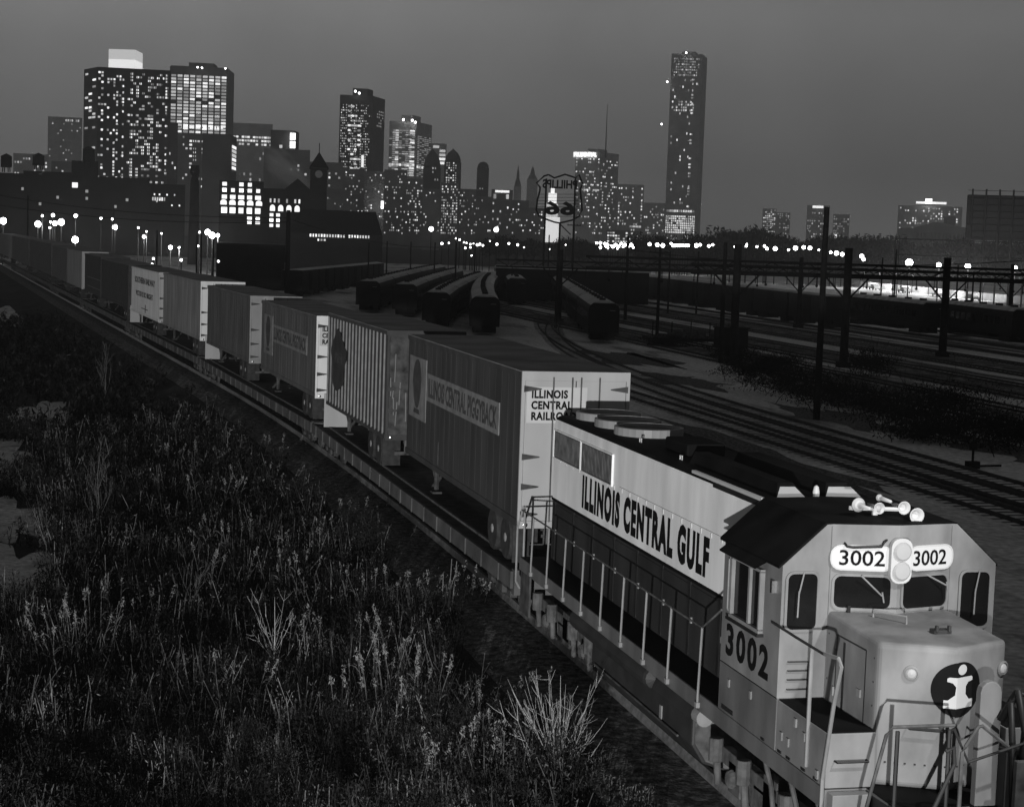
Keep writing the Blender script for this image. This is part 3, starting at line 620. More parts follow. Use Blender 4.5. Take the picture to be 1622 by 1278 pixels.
    if oval:
        ov = [((.95+.18*math.sin(5*a))*math.cos(a)*1.45, (1.05+.1*math.cos(3*a))*math.sin(a)) for a in [2*math.pi*k_/36 for k_ in range(36)]]
        plate(ov, (-1.268, ln-2.6, (zb+zt)/2+.1), (0, -1, 0), (0, 0, 1), .006).build('dark_oval', 'trailer_dark', T)
        text('lettering', 'REA', 1.5, .40, (-1.275, ln-1.9, (zb+zt)/2), (0, -1, 0), (0, 0, 1), 'lettering_worn', T, bold=.02)
    if sidetext:
        text('lettering', sidetext[0], ln*.72, .42, (-1.222, ln*.86, zt-1.05), (0, -1, 0), (0, 0, 1), 'lettering_worn', T, bold=.02)
        text('lettering', sidetext[1], ln*.62, .36, (-1.222, ln*.82, zt-1.95), (0, -1, 0), (0, 0, 1), 'lettering_worn', T, bold=.02)
        MB().box(-1.222, -1.2, ln*.45, ln*.47, zb+.2, zb+.75).box(-1.222, -1.2, ln*.37, ln*.6, zb+.42, zb+.47).build('side_mark', 'lettering_worn', T)
    if plate_:
        bx(-1.25, -.35, ln+.25, ln+.33, 1.12, 2.35).build('front_shield', 'aluminium', T, bevel=.02)
    return T
make_trailer(15.87, 29.0, 5.38, 'trailer_orange', 'aluminium', 'roof_grey', 'trailer right behind the locomotive, with a framed picture and lettered banner on its side', banner='ILLINOIS CENTRAL PIGGYBACK', doorlab=True)
make_trailer(32.2, 43.1, 5.30, 'trailer_ribbed', 'trailer_dark', 'roof_grey', 'ribbed trailer with a big dark oval badge on its side and scraped rear doors', ribs=18, oval=True, dirty=True, plate_=True)
make_trailer(45.6, 59.3, 5.05, 'trailer_pale_orange', 'aluminium_bright', 'roof_grey', 'trailer behind the ribbed one, with bright rear doors and a faded banner on its side', banner='ILLINOIS CENTRAL PIGGYBACK', doorlab=True)
make_trailer(62.6, 76.2, 5.10, 'trailer_plain', 'trailer_silver', 'roof_grey', 'plain dark grey trailer without any lettering, fourth from the locomotive', plate_=True)
make_trailer(78.6, 94.2, 5.22, 'trailer_silver', 'aluminium_bright', 'roof_grey', 'smooth silver trailer with bright hinged rear doors, just in front of the white lettered one')
make_trailer(96.2, 111.6, 5.18, 'trailer_white', 'aluminium', 'roof_grey', 'bright white trailer with two rows of worn lettering on its side', sidetext=('SOUTHERN RAILWAY', 'VICTOR IS SO BRIGHT'), plate_=True)
make_trailer(113.6, 133.4, 5.2, 'trailer_dark', 'trailer_dark', 'roof_grey', 'long nearly black trailer directly behind the white lettered one')
make_trailer(134.2, 149, 5.35, 'trailer_dark', 'trailer_dark', 'roof_grey', 'dark trailer with two pale stripes along its side', lines=True)
make_trailer(151.9, 168.2, 5.45, 'trailer_silver', 'aluminium', 'roof_grey', 'pale grey trailer far back, behind the dark striped one', hinges=False)
make_trailer(169, 189.6, 5.45, 'trailer_plain', 'trailer_plain', 'roof_grey', 'medium grey trailer far back, next beyond the pale one', hinges=False)
make_trailer(191, 231.5, 5.6, 'trailer_brown', 'trailer_brown', 'roof_grey', 'long stained trailer near the left edge, its side mottled', hinges=False)
make_trailer(233.5, 276, 5.6, 'trailer_plain', 'trailer_brown', 'roof_grey', 'last trailer but one at the left edge, with a dark end', hinges=False)
make_trailer(278, 320, 5.6, 'trailer_silver', 'trailer_plain', 'roof_grey', 'farthest trailer, cut by the left edge below the street lamps', hinges=False)
# ------------------------------------------------------------------ the city: every tower stands at its own distance
def wmesh(m):
    me = bpy.data.meshes.new('lit_window'); me.from_pydata([(-.5, 0, -.5), (.5, 0, -.5), (.5, 0, .5), (-.5, 0, .5)], [], [(0, 1, 2, 3)]); me.materials.append(MATS[m]); return me
emit('glow_wall_dim', .5)
WM = {k_: wmesh('window_'+k_) for k_ in ('dim', 'mid', 'bright', 'glow')}
WR = random.Random(11)
def pick(levels):
    r_ = WR.random(); a = 0
    for nme, p in levels:
        a += p
        if r_ < a: return nme
    return levels[-1][0]
LV = (('dim', .5), ('mid', .33), ('bright', .17)); LVB = (('dim', .2), ('mid', .45), ('bright', .35)); LVD = (('dim', .8), ('mid', .2))
def windows(root, A, B, specs, most=100):
    A = np.array(A, float)[:2]; B = np.array(B, float)[:2]; d = B-A; ln = np.linalg.norm(d); d /= ln; n = np.array([d[1], -d[0]]); rl = np.array(root.location)
    ang = math.atan2(d[1], d[0]); out = []
    for sp in specs:
        u0, u1, z0, z1, nc, nr, prob, wf, hf, lv = sp[:10]; colp = sp[10] if len(sp) > 10 else None
        for r_ in range(nr):
            for c_ in range(nc):
                p = prob*(colp[c_ % len(colp)] if colp else 1)
                if WR.random() > p: continue
                u_ = u0+(u1-u0)*(c_+.5)/nc; z_ = z1-(z1-z0)*(r_+.5)/nr
                out.append((A+d*ln*u_+n*.3, z_, abs(u1-u0)*ln/nc*wf*WR.uniform(.8, 1.), (z1-z0)/nr*hf, pick(lv)))
    WR.shuffle(out)
    for (p, z_, w_, h_, lvl) in out[:most]:
        o = bpy.data.objects.new('lit_window', WM[lvl]); COL.objects.link(o); o.parent = root
        o.location = (p[0]-rl[0], p[1]-rl[1], z_-rl[2]); o.rotation_euler = (0, 0, ang); o.scale = (w_, 1, h_)
    by = {}
    for q in out[most:]: by.setdefault(q[4], []).append(q)
    for lvl, qs in by.items():
        s = MB()
        for (p, z_, w_, h_, _) in qs:
            a = p-d*w_/2; b = p+d*w_/2; s.add([(a[0], a[1], z_-h_/2), (b[0], b[1], z_-h_/2), (b[0], b[1], z_+h_/2), (a[0], a[1], z_+h_/2)], [(0, 1, 2, 3)])
        s.build('small_lit_windows', 'window_'+lvl, root, off=root.location)['kind'] = 'stuff'
def facade(name, v, sx_=.35, sz=.35):      # dark wall with a faint grid of unlit panes
    m = mat(name, v, .8, var=.2, scale=.08); return m
facade('tower_wall', .24); facade('tower_hazed', .55); facade('tower_dark', .12); facade('tower_pale', .2); facade('stone_pale', .26)
def prism_foot(pts, z0, z1): return MB().prism([(p[0], p[1], z0) for p in pts], (0, 0, z1-z0))
def bld(name, label, cat, D, x0, xm, x1, yt, depth=30, wall='tower_wall', wins=(), side_wins=(), left=False, base=-2., ribs=0, cap=0, most=100, group=None):
    if D >= 1780 and wall == 'tower_wall': wall = 'tower_hazed'  # distant walls turn paler: haze put into the wall colour
    zt = zat(xm, yt, D)
    yb = 380
    if not left:
        A, Bp = pd(x0, yb, D), pd(xm, yb, D)
        E_ = pd(x1, yb, D+depth) if x1 > xm else Bp+(Bp-C)/dist(Bp)*depth
        foot = [A, Bp, E_, A+(E_-Bp)]
    else:        # side wall on the left from x0 to xm, front from xm to x1
        Bp, E_ = pd(xm, yb, D), pd(x1, yb, D); A = pd(x0, yb, D+depth); foot = [A, Bp, E_, E_+(A-Bp)]
    ctr = sum(foot)/4
    T = thing(name, label, cat, (ctr[0], ctr[1], base), group=group)
    wm_ = prism_foot(foot, base, zt)
    fa = (A, Bp) if not left else (Bp, E_); sa = (Bp, E_) if not left else (A, Bp)
    if ribs:
        a, b = np.array(fa[0])[:2], np.array(fa[1])[:2]; d = (b-a)/np.linalg.norm(b-a); n = np.array([d[1], -d[0]]); ln = np.linalg.norm(b-a)
        for i in range(ribs+1):
            p = a+d*ln*i/ribs; w_ = ln/ribs*.12
            q = [p-d*w_, p+d*w_, p+d*w_+n*.6, p-d*w_+n*.6]; wm_.prism([(t_[0], t_[1], base) for t_ in q], (0, 0, zt-base-1))
    wm_.build('wall', wall, T, off=T.location)
    if cap:
        k_ = [ctr+(p-ctr)*.45 for p in foot]; prism_foot(k_, zt+.01, zt+cap).build('roof_plant', wall, T, off=T.location)
    def conv(specs):
        out = []
        for s in specs:
            u0, u1, p0, p1 = s[:4]; out.append((u0, u1, zat(xm, p1, D), zat(xm, p0, D))+tuple(s[4:]))
        return out
    if wins: windows(T, fa[0], fa[1], conv(wins), most)
    if side_wins: windows(T, sa[0], sa[1], conv(side_wins), 40)
    T['D'] = D; T['zt'] = zt
    return T, foot, zt
def roof_lights(T, D, pts, r=.9):
    for px, py in pts:
        p = pd(px, py, D); MB().ball(p, r, 6).build('roof_light', 'bulb_small', T, off=T.location)
# left group
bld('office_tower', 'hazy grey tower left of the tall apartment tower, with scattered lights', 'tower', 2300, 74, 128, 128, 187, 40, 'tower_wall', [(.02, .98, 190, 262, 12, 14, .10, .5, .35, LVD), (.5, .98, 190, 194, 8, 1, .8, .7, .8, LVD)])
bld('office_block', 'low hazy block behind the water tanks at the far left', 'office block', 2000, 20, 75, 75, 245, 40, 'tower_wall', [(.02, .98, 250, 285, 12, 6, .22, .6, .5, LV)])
bld('office_block', 'low hazy block under the hazy grey tower, over the warehouse roof', 'office block', 1700, 80, 130, 130, 257, 40, 'tower_wall', [(.02, .98, 260, 285, 10, 5, .08, .6, .5, LV)])
T, ft, zt = bld('apartment_tower', 'tall dark apartment tower with a floodlit box on its roof', 'tower', 1100, 130, 152, 266, 106, 25, 'tower_dark',
    [(.0, .97, 112, 288, 24, 35, .36, .85, .62, LVB, (.9, 1.3, .5, .9, .4, 1.4, .8, .3, 1.1, .6, .4, 1.3))], [(.1, .9, 112, 285, 3, 32, .22, .9, .6, LVB)], left=True, ribs=24)
crown = MB().prism([pd(172, 95, 1112)*np.array((1, 1, 0))+np.array((0, 0, zt)), pd(214, 95, 1108)*np.array((1, 1, 0))+np.array((0, 0, zt)), pd(226, 95, 1130)*np.array((1, 1, 0))+np.array((0, 0, zt)), pd(184, 95, 1134)*np.array((1, 1, 0))+np.array((0, 0, zt))], (0, 0, (zat(200, 79, 1110)-zt)*.5)).build('glowing_penthouse', 'glow_wall', T, off=T.location)  # emission stands in for floodlights on the roof box
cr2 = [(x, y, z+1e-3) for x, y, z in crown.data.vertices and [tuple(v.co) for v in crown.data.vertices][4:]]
MB().prism(cr2, (0, 0, (zat(200, 79, 1110)-zt)*.5)).build('penthouse_dim_glow', 'glow_wall_dim', T)  # upper half of the box, a weaker glow for the fading light
T, ft, zt = bld('office_tower', 'broad office tower with even rows of lit floors behind the apartment tower', 'tower', 1750, 266, 355, 366, 108, 60, 'tower_wall',
    [(.0, 1., 121, 214, 9, 18, .96, .95, .66, (('dim', .4), ('mid', .45), ('bright', .15))), (.2, .95, 200, 207, 6, 1, 1., .97, .8, (('bright', 1.),)), (.2, .9, 217, 300, 10, 14, .35, .7, .5, LVB)], ribs=9, cap=5)
roof_lights(T, 1740, ((313, 107), (320, 108), (357, 109)))
bld('apartment_tower', 'narrow dark shaft beside the apartment tower, above the brick chimney', 'tower', 900, 263, 279, 279, 195, 20, 'tower_dark', [(.1, .9, 225, 300, 3, 10, .12, .5, .5, LV)])
bld('office_block', 'dark windowless block in front of the broad lit office tower', 'office block', 700, 318, 362, 372, 213, 25, 'tower_dark', side_wins=[(.1, .9, 228, 275, 1, 7, .7, .9, .7, LVB)])
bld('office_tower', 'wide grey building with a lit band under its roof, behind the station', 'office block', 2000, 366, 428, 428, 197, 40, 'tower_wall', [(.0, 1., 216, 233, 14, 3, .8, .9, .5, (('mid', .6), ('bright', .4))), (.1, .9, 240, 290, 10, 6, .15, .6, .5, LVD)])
T, ft, zt = bld('office_block', 'dark flat topped block with a bright lit corner sign', 'office block', 1500, 425, 462, 470, 207, 30, 'tower_dark', [(.3, .6, 230, 236, 1, 1, 1, .5, .8, LVB)])
A_, B_ = pd(459.5, 222, 1495), pd(468, 222, 1495)
for a, b in ((211, 222), (224, 235)): MB().prism([(A_[0], A_[1], zat(464, b, 1495)), (B_[0], B_[1], zat(464, b, 1495)), (B_[0], B_[1], zat(464, a, 1495)), (A_[0], A_[1], zat(464, a, 1495))], (0, 1, 0)).build('lit_sign', 'window_glow', T, off=T.location)
T, ft, zt = bld('office_block', 'grey stepped building falling away behind the station clock tower', 'office block', 1400, 415, 488, 488, 238, 30, 'tower_wall', [(.0, .95, 260, 300, 12, 6, .08, .6, .5, LVD)])
bld('office_block', 'lower grey wing to the right of the station clock tower', 'office block', 1400, 488, 540, 540, 258, 30, 'tower_wall', [(.05, .95, 266, 330, 9, 10, .10, .6, .5, LV)])
T, ft, zt = bld('office_tower', 'tall dark tower gridded with small square lit windows, right of the clock tower', 'tower', 1900, 533, 585, 604, 152, 45, 'tower_dark',
    [(.03, .93, 166, 276, 18, 27, .72, .5, .45, (('dim', .35), ('mid', .45), ('bright', .2)), (1, .9, .8, 1, .5, .3)), (.25, .65, 166, 272, 4, 14, .6, .95, .4, LVB), (.66, .80, 246, 266, 1, 1, 1, .6, .95, (('bright', 1.),))],
    [(.3, .9, 172, 200, 4, 6, .8, .5, .5, (('dim', 1.),))], cap=8)
roof_lights(T, 1895, ((563, 145), (569, 148)), 1.2)
T, ft, zt = bld('office_tower', 'dark tower with two glowing vertical strips of floors', 'tower', 1800, 612, 655, 679, 193, 50, 'tower_wall',
    [(.0, .95, 206, 280, 8, 22, .9, .95, .4, (('dim', .7), ('mid', .3)), (.3, 1, 1, .5, .4, .9, 1, .5)), (.75, .95, 206, 280, 1, 20, .9, .9, .6, (('mid', .5), ('bright', .5))), (.22, .36, 206, 275, 1, 18, .7, .9, .6, (('mid', .8), ('bright', .2))), (.0, .95, 260, 264, 10, 1, 1, 1, .9, LVB)],
    [(.05, .95, 214, 280, 6, 22, .6, .95, .35, (('dim', 1.),)), (.05, .7, 262, 266, 6, 1, 1, 1, .9, LVB)], cap=7)
roof_lights(T, 1795, ((639, 190), (653, 191), (658, 194)), 1.2)
# mid-rise mass
MID = [(540, 575, 268, 1300, 'mid-rise block under the gridded tower', .12), (575, 612, 272, 1250, 'mid-rise block with a lit square sign between the two lit towers', .10), (606, 642, 270, 1200, 'mid-rise block below the tower with glowing strips', .10), (640, 668, 284, 1150, 'mid-rise block left of the domed towers', .22), (668, 696, 300, 1100, 'dark mid-rise block at the foot of the domed towers', .10),
       (696, 724, 290, 1250, 'bright mid-rise block with many lit floors below the second dome', .5), (722, 752, 300, 1400, 'grey mid-rise block right of the domes', .12), (748, 778, 312, 1300, 'mid-rise block at the foot of the slim round tower', .10), (806, 836, 318, 1500, 'mid-rise block below the two spires', .14), (834, 862, 330, 1400, 'small block left of the shield sign', .14), (500, 541, 300, 1100, 'low block behind the train shed', .08), (1017, 1052, 322, 1900, 'faint hazy block left of the tallest tower', .16)]
for a, b, t_, D_, lb, pr_ in MID:
    T, ft, zt = bld('office_block', 'hazy '+lb if D_ > 1600 and 'hazy' not in lb else lb, 'office block', D_, a, b, b, t_, 30, 'tower_wall', [(.04, .96, t_+4, 372, max(6, (b-a)//3), int((372-t_)/4.4), min(.6, pr_*1.25), .66, .5, LV)], most=70)
    if 'sign' in lb: MB().box(-4, 4, -.5, .5, -2.5, 2.5).build('lit_sign', 'window_glow', T).location = pd(613, 325, 1236)-np.array(T.location)
def dome(px0, px1, ytop, ybase, D, label, wn):
    T, ft, zt = bld('domed_tower', label, 'tower', D, px0, px1, px1, ybase, 26, 'tower_dark', wn)
    ctr = sum(ft)/4; r_ = (px1-px0)*D/F*.47; h_ = zat(px0, ytop, D)-zt
    MB().lathe([(r_*.98, 0), (r_*.98, h_*.2), (r_*.86, h_*.45), (r_*.6, h_*.7), (r_*.25, h_*.86), (r_*.16, h_*.9), (.3, h_)], (0, 0, 1), (ctr[0], ctr[1], zt+.02), 18).build('dome', 'tower_dark', T, off=T.location, smooth=True)
dome(667, 695, 234, 266, 1650, 'domed dark tower, left one of the pair of domes', [(.2, .9, 264, 300, 5, 6, .25, .5, .5, LV)])
dome(700, 727, 234, 258, 1750, 'domed tower with a lit grid of windows, right one of the pair of domes', [(.1, .75, 257, 300, 5, 11, .7, .6, .5, LV)])
bld('office_block', 'bright slab of lit floors seen between the two domes', 'office block', 2300, 679, 703, 703, 228, 30, 'tower_wall', [(.1, .95, 230, 262, 2, 5, .8, .95, .6, (('bright', .6), ('mid', .4)))])
T, ft, zt = bld('slim_tower', 'slim dark tower with a rounded top standing alone', 'tower', 1900, 752, 771, 771, 266, 14, 'tower_dark', [(.2, .8, 280, 310, 3, 7, .08, .5, .5, LV)])
ctr = sum(ft)/4; MB().lathe([(5.8, 0), (5.4, 3), (3.5, 5.5), (.4, 6.3)], (0, 0, 1), (ctr[0], ctr[1], zt+.02), 14).build('round_top', 'tower_dark', T, off=T.location, smooth=True)
bld('hotel_block', 'block with a bright lit top floor and a lit frame, left of the spires', 'hotel', 1500, 776, 810, 810, 301, 25, 'tower_wall', [(.15, .85, 302, 306, 1, 1, 1, 1, .9, (('bright', 1.),)), (.02, .9, 308, 316, 3, 1, .9, .5, .9, LVB), (.05, .95, 320, 370, 8, 8, .14, .6, .5, LVB)])
for px, wpx, yt, lb in ((817, 12, 262, 'pointed spire tower, left one of two'), (840, 17, 263, 'stepped spire tower, right one of two')):
    T, ft, zt = bld('spire_tower', lb+' between the hotel and the shield sign', 'tower', 2400, px-wpx/2, px+wpx/2, px+wpx/2, 296 if wpx < 15 else 284, 14, 'tower_wall', [(.2, .8, 300, 370, 3, 10, .12, .5, .5, LVD)])
    ctr = sum(ft)/4; r_ = wpx*2400/F*.5; h_ = zat(px, yt, 2400)-zt
    MB().lathe([(r_*.95, 0), (r_*.6, h_*.3), (r_*.45, h_*.34), (r_*.3, h_*.7), (.2, h_)], (0, 0, 1), (ctr[0], ctr[1], zt+.02), 8).build('spire', 'tower_wall', T, off=T.location)
# white tower behind the shield sign, its floodlighting put in as wall emission
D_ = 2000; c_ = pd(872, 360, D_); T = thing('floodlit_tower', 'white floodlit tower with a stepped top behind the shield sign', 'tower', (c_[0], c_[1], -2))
def seg(px0, px1, p0, p1, nme, m='glow_wall'):
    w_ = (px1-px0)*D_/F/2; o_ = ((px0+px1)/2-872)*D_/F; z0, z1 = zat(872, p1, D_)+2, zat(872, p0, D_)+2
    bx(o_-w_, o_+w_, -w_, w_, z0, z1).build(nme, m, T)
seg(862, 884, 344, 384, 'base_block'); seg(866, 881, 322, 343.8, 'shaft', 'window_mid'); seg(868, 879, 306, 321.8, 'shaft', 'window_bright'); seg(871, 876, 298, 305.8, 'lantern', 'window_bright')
# right group
T, ft, zt = bld('office_tower', 'wide office tower with a bright lettered sign along its top left edge', 'tower', 2150, 907, 946, 975, 241, 40, 'tower_wall',
    [(.02, .98, 250, 372, 14, 24, .22, .7, .4, LVB), (.3, 1., 300, 303, 8, 1, .9, .95, .8, LVB)], [(.05, .95, 252, 372, 10, 24, .25, .7, .4, LVB)], cap=4)
a, b = pd(908, 245, 2145), pd(946, 245, 2145); zs = zat(927, 250.5, 2145)
MB().prism([(a[0], a[1], zs), (b[0], b[1], zs), (b[0], b[1], zs+7.2), (a[0], a[1], zs+7.2)], (0, 1.2, 0)).build('sign_board', 'window_dim', T, off=T.location)
so = text('lettering', 'PRUDENTIAL', 26.5, 5.2, (0, 0, 0), b-a, (0, 0, 1), 'window_glow', T, bold=.03, depth=.3)
so.location = (a[0]-T.location[0]+.6, a[1]-T.location[1]-.9, zs+1+2)
p0, p1 = pd(959, 250, 2160), pd(962, 166, 2160); MB().tube([(p0[0], p0[1], zat(960, 250, 2160)), (p0[0], p0[1], zat(960, 210, 2160)), (p0[0], p0[1], p1[2])], [.9, .6, .25], 5).build('antenna', 'tower_dark', T, off=T.location)
bld('office_tower', 'square tower with a lit right edge beside the lettered tower', 'tower', 1950, 975, 1017, 1017, 293, 30, 'tower_wall', [(.03, .97, 297, 372, 11, 16, .30, .5, .5, LVB, (1.6, .8, .6, .9, .7, .5, .9, .6, .4, .5, 2.2)), (.5, .95, 358, 361, 4, 1, 1, .9, .9, LVB)])
bld('office_block', 'low block with lit floors at the foot of the lettered tower', 'office block', 1600, 960, 1012, 1012, 366, 30, 'tower_wall', [(.02, .98, 368, 386, 12, 4, .6, .8, .5, LVB)])
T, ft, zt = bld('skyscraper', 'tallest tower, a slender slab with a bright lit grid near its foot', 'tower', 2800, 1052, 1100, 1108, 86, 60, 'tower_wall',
    [(.08, .92, 92, 122, 13, 7, .7, .7, .5, LV), (.06, .9, 120, 330, 13, 40, .10, .75, .6, LVB), (.05, .8, 160, 178, 10, 4, .6, .7, .6, LVB), (.66, .8, 110, 330, 1, 46, .35, .6, .5, LVB), (.04, .96, 333.5, 337, 12, 1, 1, .9, .95, LVB), (.02, .98, 342, 371, 16, 8, .97, .78, .62, (('mid', .3), ('bright', .7))), (.05, .95, 373, 384, 12, 3, .3, .6, .6, LVB)], ribs=16, cap=5)
roof_lights(T, 2790, ((1087, 84), (1057, 130), (1048, 197)), 1.6)
bld('apartment_block', 'faint block with rows of lit windows over the trees, left one', 'apartment block', 1900, 1206, 1228, 1228, 331, 20, 'tower_wall', [(.05, .95, 332, 378, 7, 15, .6, .7, .5, LV)])
bld('apartment_block', 'faint lower block beside the lit row block over the trees', 'apartment block', 1950, 1228, 1250, 1250, 337, 20, 'tower_wall', [(.05, .95, 338, 378, 6, 13, .35, .5, .5, LVD)])
bld('apartment_block', 'faint block with a bright bar on its roof, left of the tall wooden pole', 'apartment block', 1900, 1276, 1312, 1312, 326, 20, 'tower_wall', [(.2, .75, 326.5, 330.5, 1, 1, 1, 1, .9, (('bright', 1.),)), (.02, .98, 336, 378, 10, 10, .25, .5, .5, LVD)])
bld('apartment_block', 'faint block just right of the tall wooden pole', 'apartment block', 2000, 1318, 1344, 1344, 340, 20, 'tower_wall', [(.02, .98, 342, 380, 8, 10, .25, .5, .5, LVD), (.1, .3, 372, 386, 1, 1, 1, .9, 1, (('bright', 1.),))])
T, ft, zt = bld('hotel_block', 'broad hotel with a bright bar and lantern on its roof at the right', 'hotel', 1800, 1420, 1522, 1522, 328, 25, 'tower_wall', [(.24, .78, 321, 325, 1, 1, 1, 1, .9, (('bright', 1.),)), (.02, .98, 330, 366, 24, 9, .33, .5, .5, LVB)])
p = pd(1471, 320, 1795); MB().box(p[0]-2.6, p[0]+2.6, p[1]-2, p[1]+2, zat(1471, 323, 1795), zat(1471, 315, 1795)).build('roof_lantern', 'window_glow', T, off=T.location)
# museum with a low gable
T, ft, zt = bld('museum', 'low classical museum with a gabled roof behind the signal bridge', 'museum', 900, 1422, 1446, 1545, 361, 30, 'stone_pale', left=True)
a, b = ft[1], ft[2]; mid_ = (a+b)/2; up_ = zat(1475, 351, 900)
bk = (a-C)/dist(a)*28
MB().add([(a[0], a[1], zt+.02), (b[0], b[1], zt+.02), (mid_[0]-(b-a)[0]*.15, mid_[1]-(b-a)[1]*.15, up_)]+[(q[0]+bk[0], q[1]+bk[1], z_) for q, z_ in ((a, zt+.02), (b, zt+.02), (mid_-(b-a)*.15, up_))], [(0, 1, 2), (3, 5, 4), (0, 2, 5, 3), (1, 4, 5, 2), (0, 3, 4, 1)]).build('gable_roof', 'stone_pale', T, off=T.location)
p = pd(1504, 350, 905); MB().box(p[0]-2.2, p[0]+2.2, p[1]-2, p[1]+2, zt-.5, zat(1504, 343, 905)).build('roof_tower', 'stone_pale', T, off=T.location)
cm = MB()
for i in range(17):
    q = a+(b-a)*(i+.5)/17; cm.tube([(q[0], q[1]-.7, -2), (q[0], q[1]-.7, zt-2)], .55, 8)
cm.build('columns', 'stone_pale', T, off=T.location)
# billboard seen from behind
def lineup(p, q): return np.array(q)-np.array(p)
D_ = 330; a, b = pd(1531, 350, D_), pd(1650, 350, D_); z0, z1 = zat(1560, 381, D_), zat(1560, 309, D_)
T = thing('billboard', 'big billboard seen from behind, dark boards on a steel frame at the right edge', 'billboard', (a[0], a[1], -2))
MB().prism([(a[0], a[1], z0), (b[0], b[1], z0), (b[0], b[1], z1), (a[0], a[1], z1)], (.15, .6, 0)).build('board', 'steel_dark', T, off=T.location, bevel=.2)
nbk = np.array((-(b-a)[1], (b-a)[0], 0)); nbk = -nbk/np.linalg.norm(nbk)
for i in range(6):
    q = a+(b-a)*(i+.35)/5.5+nbk*.5; q[2] = 0; MB().tube([(q[0], q[1], -2), (q[0], q[1], z1+1.0)], .16, 6).build('upright', 'steel_dark', T, off=T.location)
for i in range(7):
    z_ = z0+(z1-z0)*(i+.4)/7; MB().tube([tuple(a[:2]+nbk[:2]*.3)+(z_,), tuple(b[:2]+nbk[:2]*.3)+(z_,)], .09, 5).build('rail', 'steel_dark', T, off=T.location)
MB().tube([tuple(a[:2])+(z1+.75,), tuple(b[:2])+(z1+.75,)], .05, 5).build('rail', 'steel_dark', T, off=T.location)
# ---------------- near city: warehouse, station, shed
def flatblk(name, label, cat, D, x0, x1, yt, depth, wall, wins=(), most=100):
    return bld(name, label, cat, D, x0, x1, x1, yt, depth, wall, wins, most=most)
flatblk('warehouse', 'long dark warehouse below the water tanks at the left', 'warehouse', 620, -30, 236, 283, 40, 'brick_dark', [(.53, .57, 293, 303, 1, 1, 1, .9, .8, (('bright', 1.),)), (.05, .95, 290, 335, 26, 4, .05, .5, .4, (('dim', 1.),))])
flatblk('warehouse', 'stepped dark warehouse block carrying the middle water tank', 'warehouse', 640, 36, 126, 274, 40, 'brick_dark', [(.1, .9, 278, 282, 6, 1, .3, .4, .8, (('dim', 1.),))])
flatblk('warehouse', 'small dark penthouse block under the right-hand water tank', 'warehouse', 650, 112, 154, 256, 20, 'brick_dark')
flatblk('brick_block', 'dark brick block with a row of small lit windows left of the chimney', 'office block', 640, 236, 292, 293, 30, 'brick_dark', [(.06, .45, 314, 320, 6, 1, 1, .7, .9, LVB), (.1, .95, 296, 340, 12, 8, .10, .6, .5, LVB)])
def water_tank(px0, px1, ytop, yb, D, lb):
    c_ = pd((px0+px1)/2, yb, D); s = D/F; r_ = (px1-px0)*s/2; z0 = zat(px0, yb, D); zt = zat(px0, ytop, D); zl = z0-(zt-z0)*.35
    T = thing('water_tank', lb, 'water tank', (c_[0], c_[1], zl))
    zz = zt-zl; zm = z0-zl
    MB().lathe([(r_*.96, zm), (r_, zm+.1), (r_*.97, zz-r_*.55)], (0, 0, 1), (0, 0, 0), 18).build('tank', 'steel_dark', T)
    MB().lathe([(r_*1.05, zz-r_*.55), (r_*.5, zz-r_*.22), (.05, zz)], (0, 0, 1), (0, 0, .02), 18).build('cone_roof', 'steel_dark', T)
    for k_ in range(4): MB().tube([(r_*.75*math.cos(k_*1.571+.5), r_*.75*math.sin(k_*1.571+.5), 0), (r_*.65*math.cos(k_*1.571+.5), r_*.65*math.sin(k_*1.571+.5), zm)], .18, 5).build('leg', 'steel_dark', T)
water_tank(1.5, 18.5, 243, 265, 600, 'wooden water tank on legs, leftmost of three on the warehouse'); water_tank(52, 70, 242, 262, 640, 'wooden water tank with a pointed roof, middle one on the warehouse'); water_tank(131, 150, 231, 257, 650, 'wooden water tank on the penthouse block, in front of the apartment tower')
D_ = 480; c_ = pd(307, 370, D_); T = thing('brick_chimney', 'tall dark brick chimney left of the dark windowless block', 'chimney', (c_[0], c_[1], -2)); s = D_/F
MB().lathe([(9.5*s, 0), (6.2*s, zat(307, 262, D_)+2-2.2)], (0, 0, 1), (0, 0, 0), 16).build('stack', 'roof_black', T, smooth=True); MB().lathe([(7*s, 0), (7.2*s, .6), (6.6*s, 2.2), (5*s, 2.2)], (0, 0, 1), (0, 0, zat(307, 262, D_)+2-2.19), 16).build('rim', 'roof_black', T)
# railway station with its clock tower
D_ = 540; T, ft, zt = bld('railway_station', 'dark brick railway station with arched lit windows and a clock tower', 'station', D_, 346, 416, 416, 288, 30, 'brick_dark',
    [(.02, .97, 289, 308, 5, 2, .95, .55, .62, (('bright', .8), ('glow', .2))), (.02, .97, 310, 318, 5, 1, 1, .72, .8, (('bright', .6), ('glow', .4))), (.02, .97, 329, 341, 5, 1, 1, .7, .75, (('bright', .5), ('glow', .5))), (.6, .97, 343, 357, 2, 2, .9, .6, .6, (('bright', .7), ('glow', .3)))])
rl = np.array(T.location)
def wing(px0, px1, yt, D, nme, dep=25, m='brick_dark'):
    A, B = pd(px0, 380, D), pd(px1, 380, D); bk = (A-C)/dist(A)*dep; z_ = zat(px1, yt, D); prism_foot([A, B, B+bk, A+bk], -2, z_).build(nme, m, T, off=rl); return A, B, z_
A, B, z_ = wing(416, 496, 301, 545, 'wing')
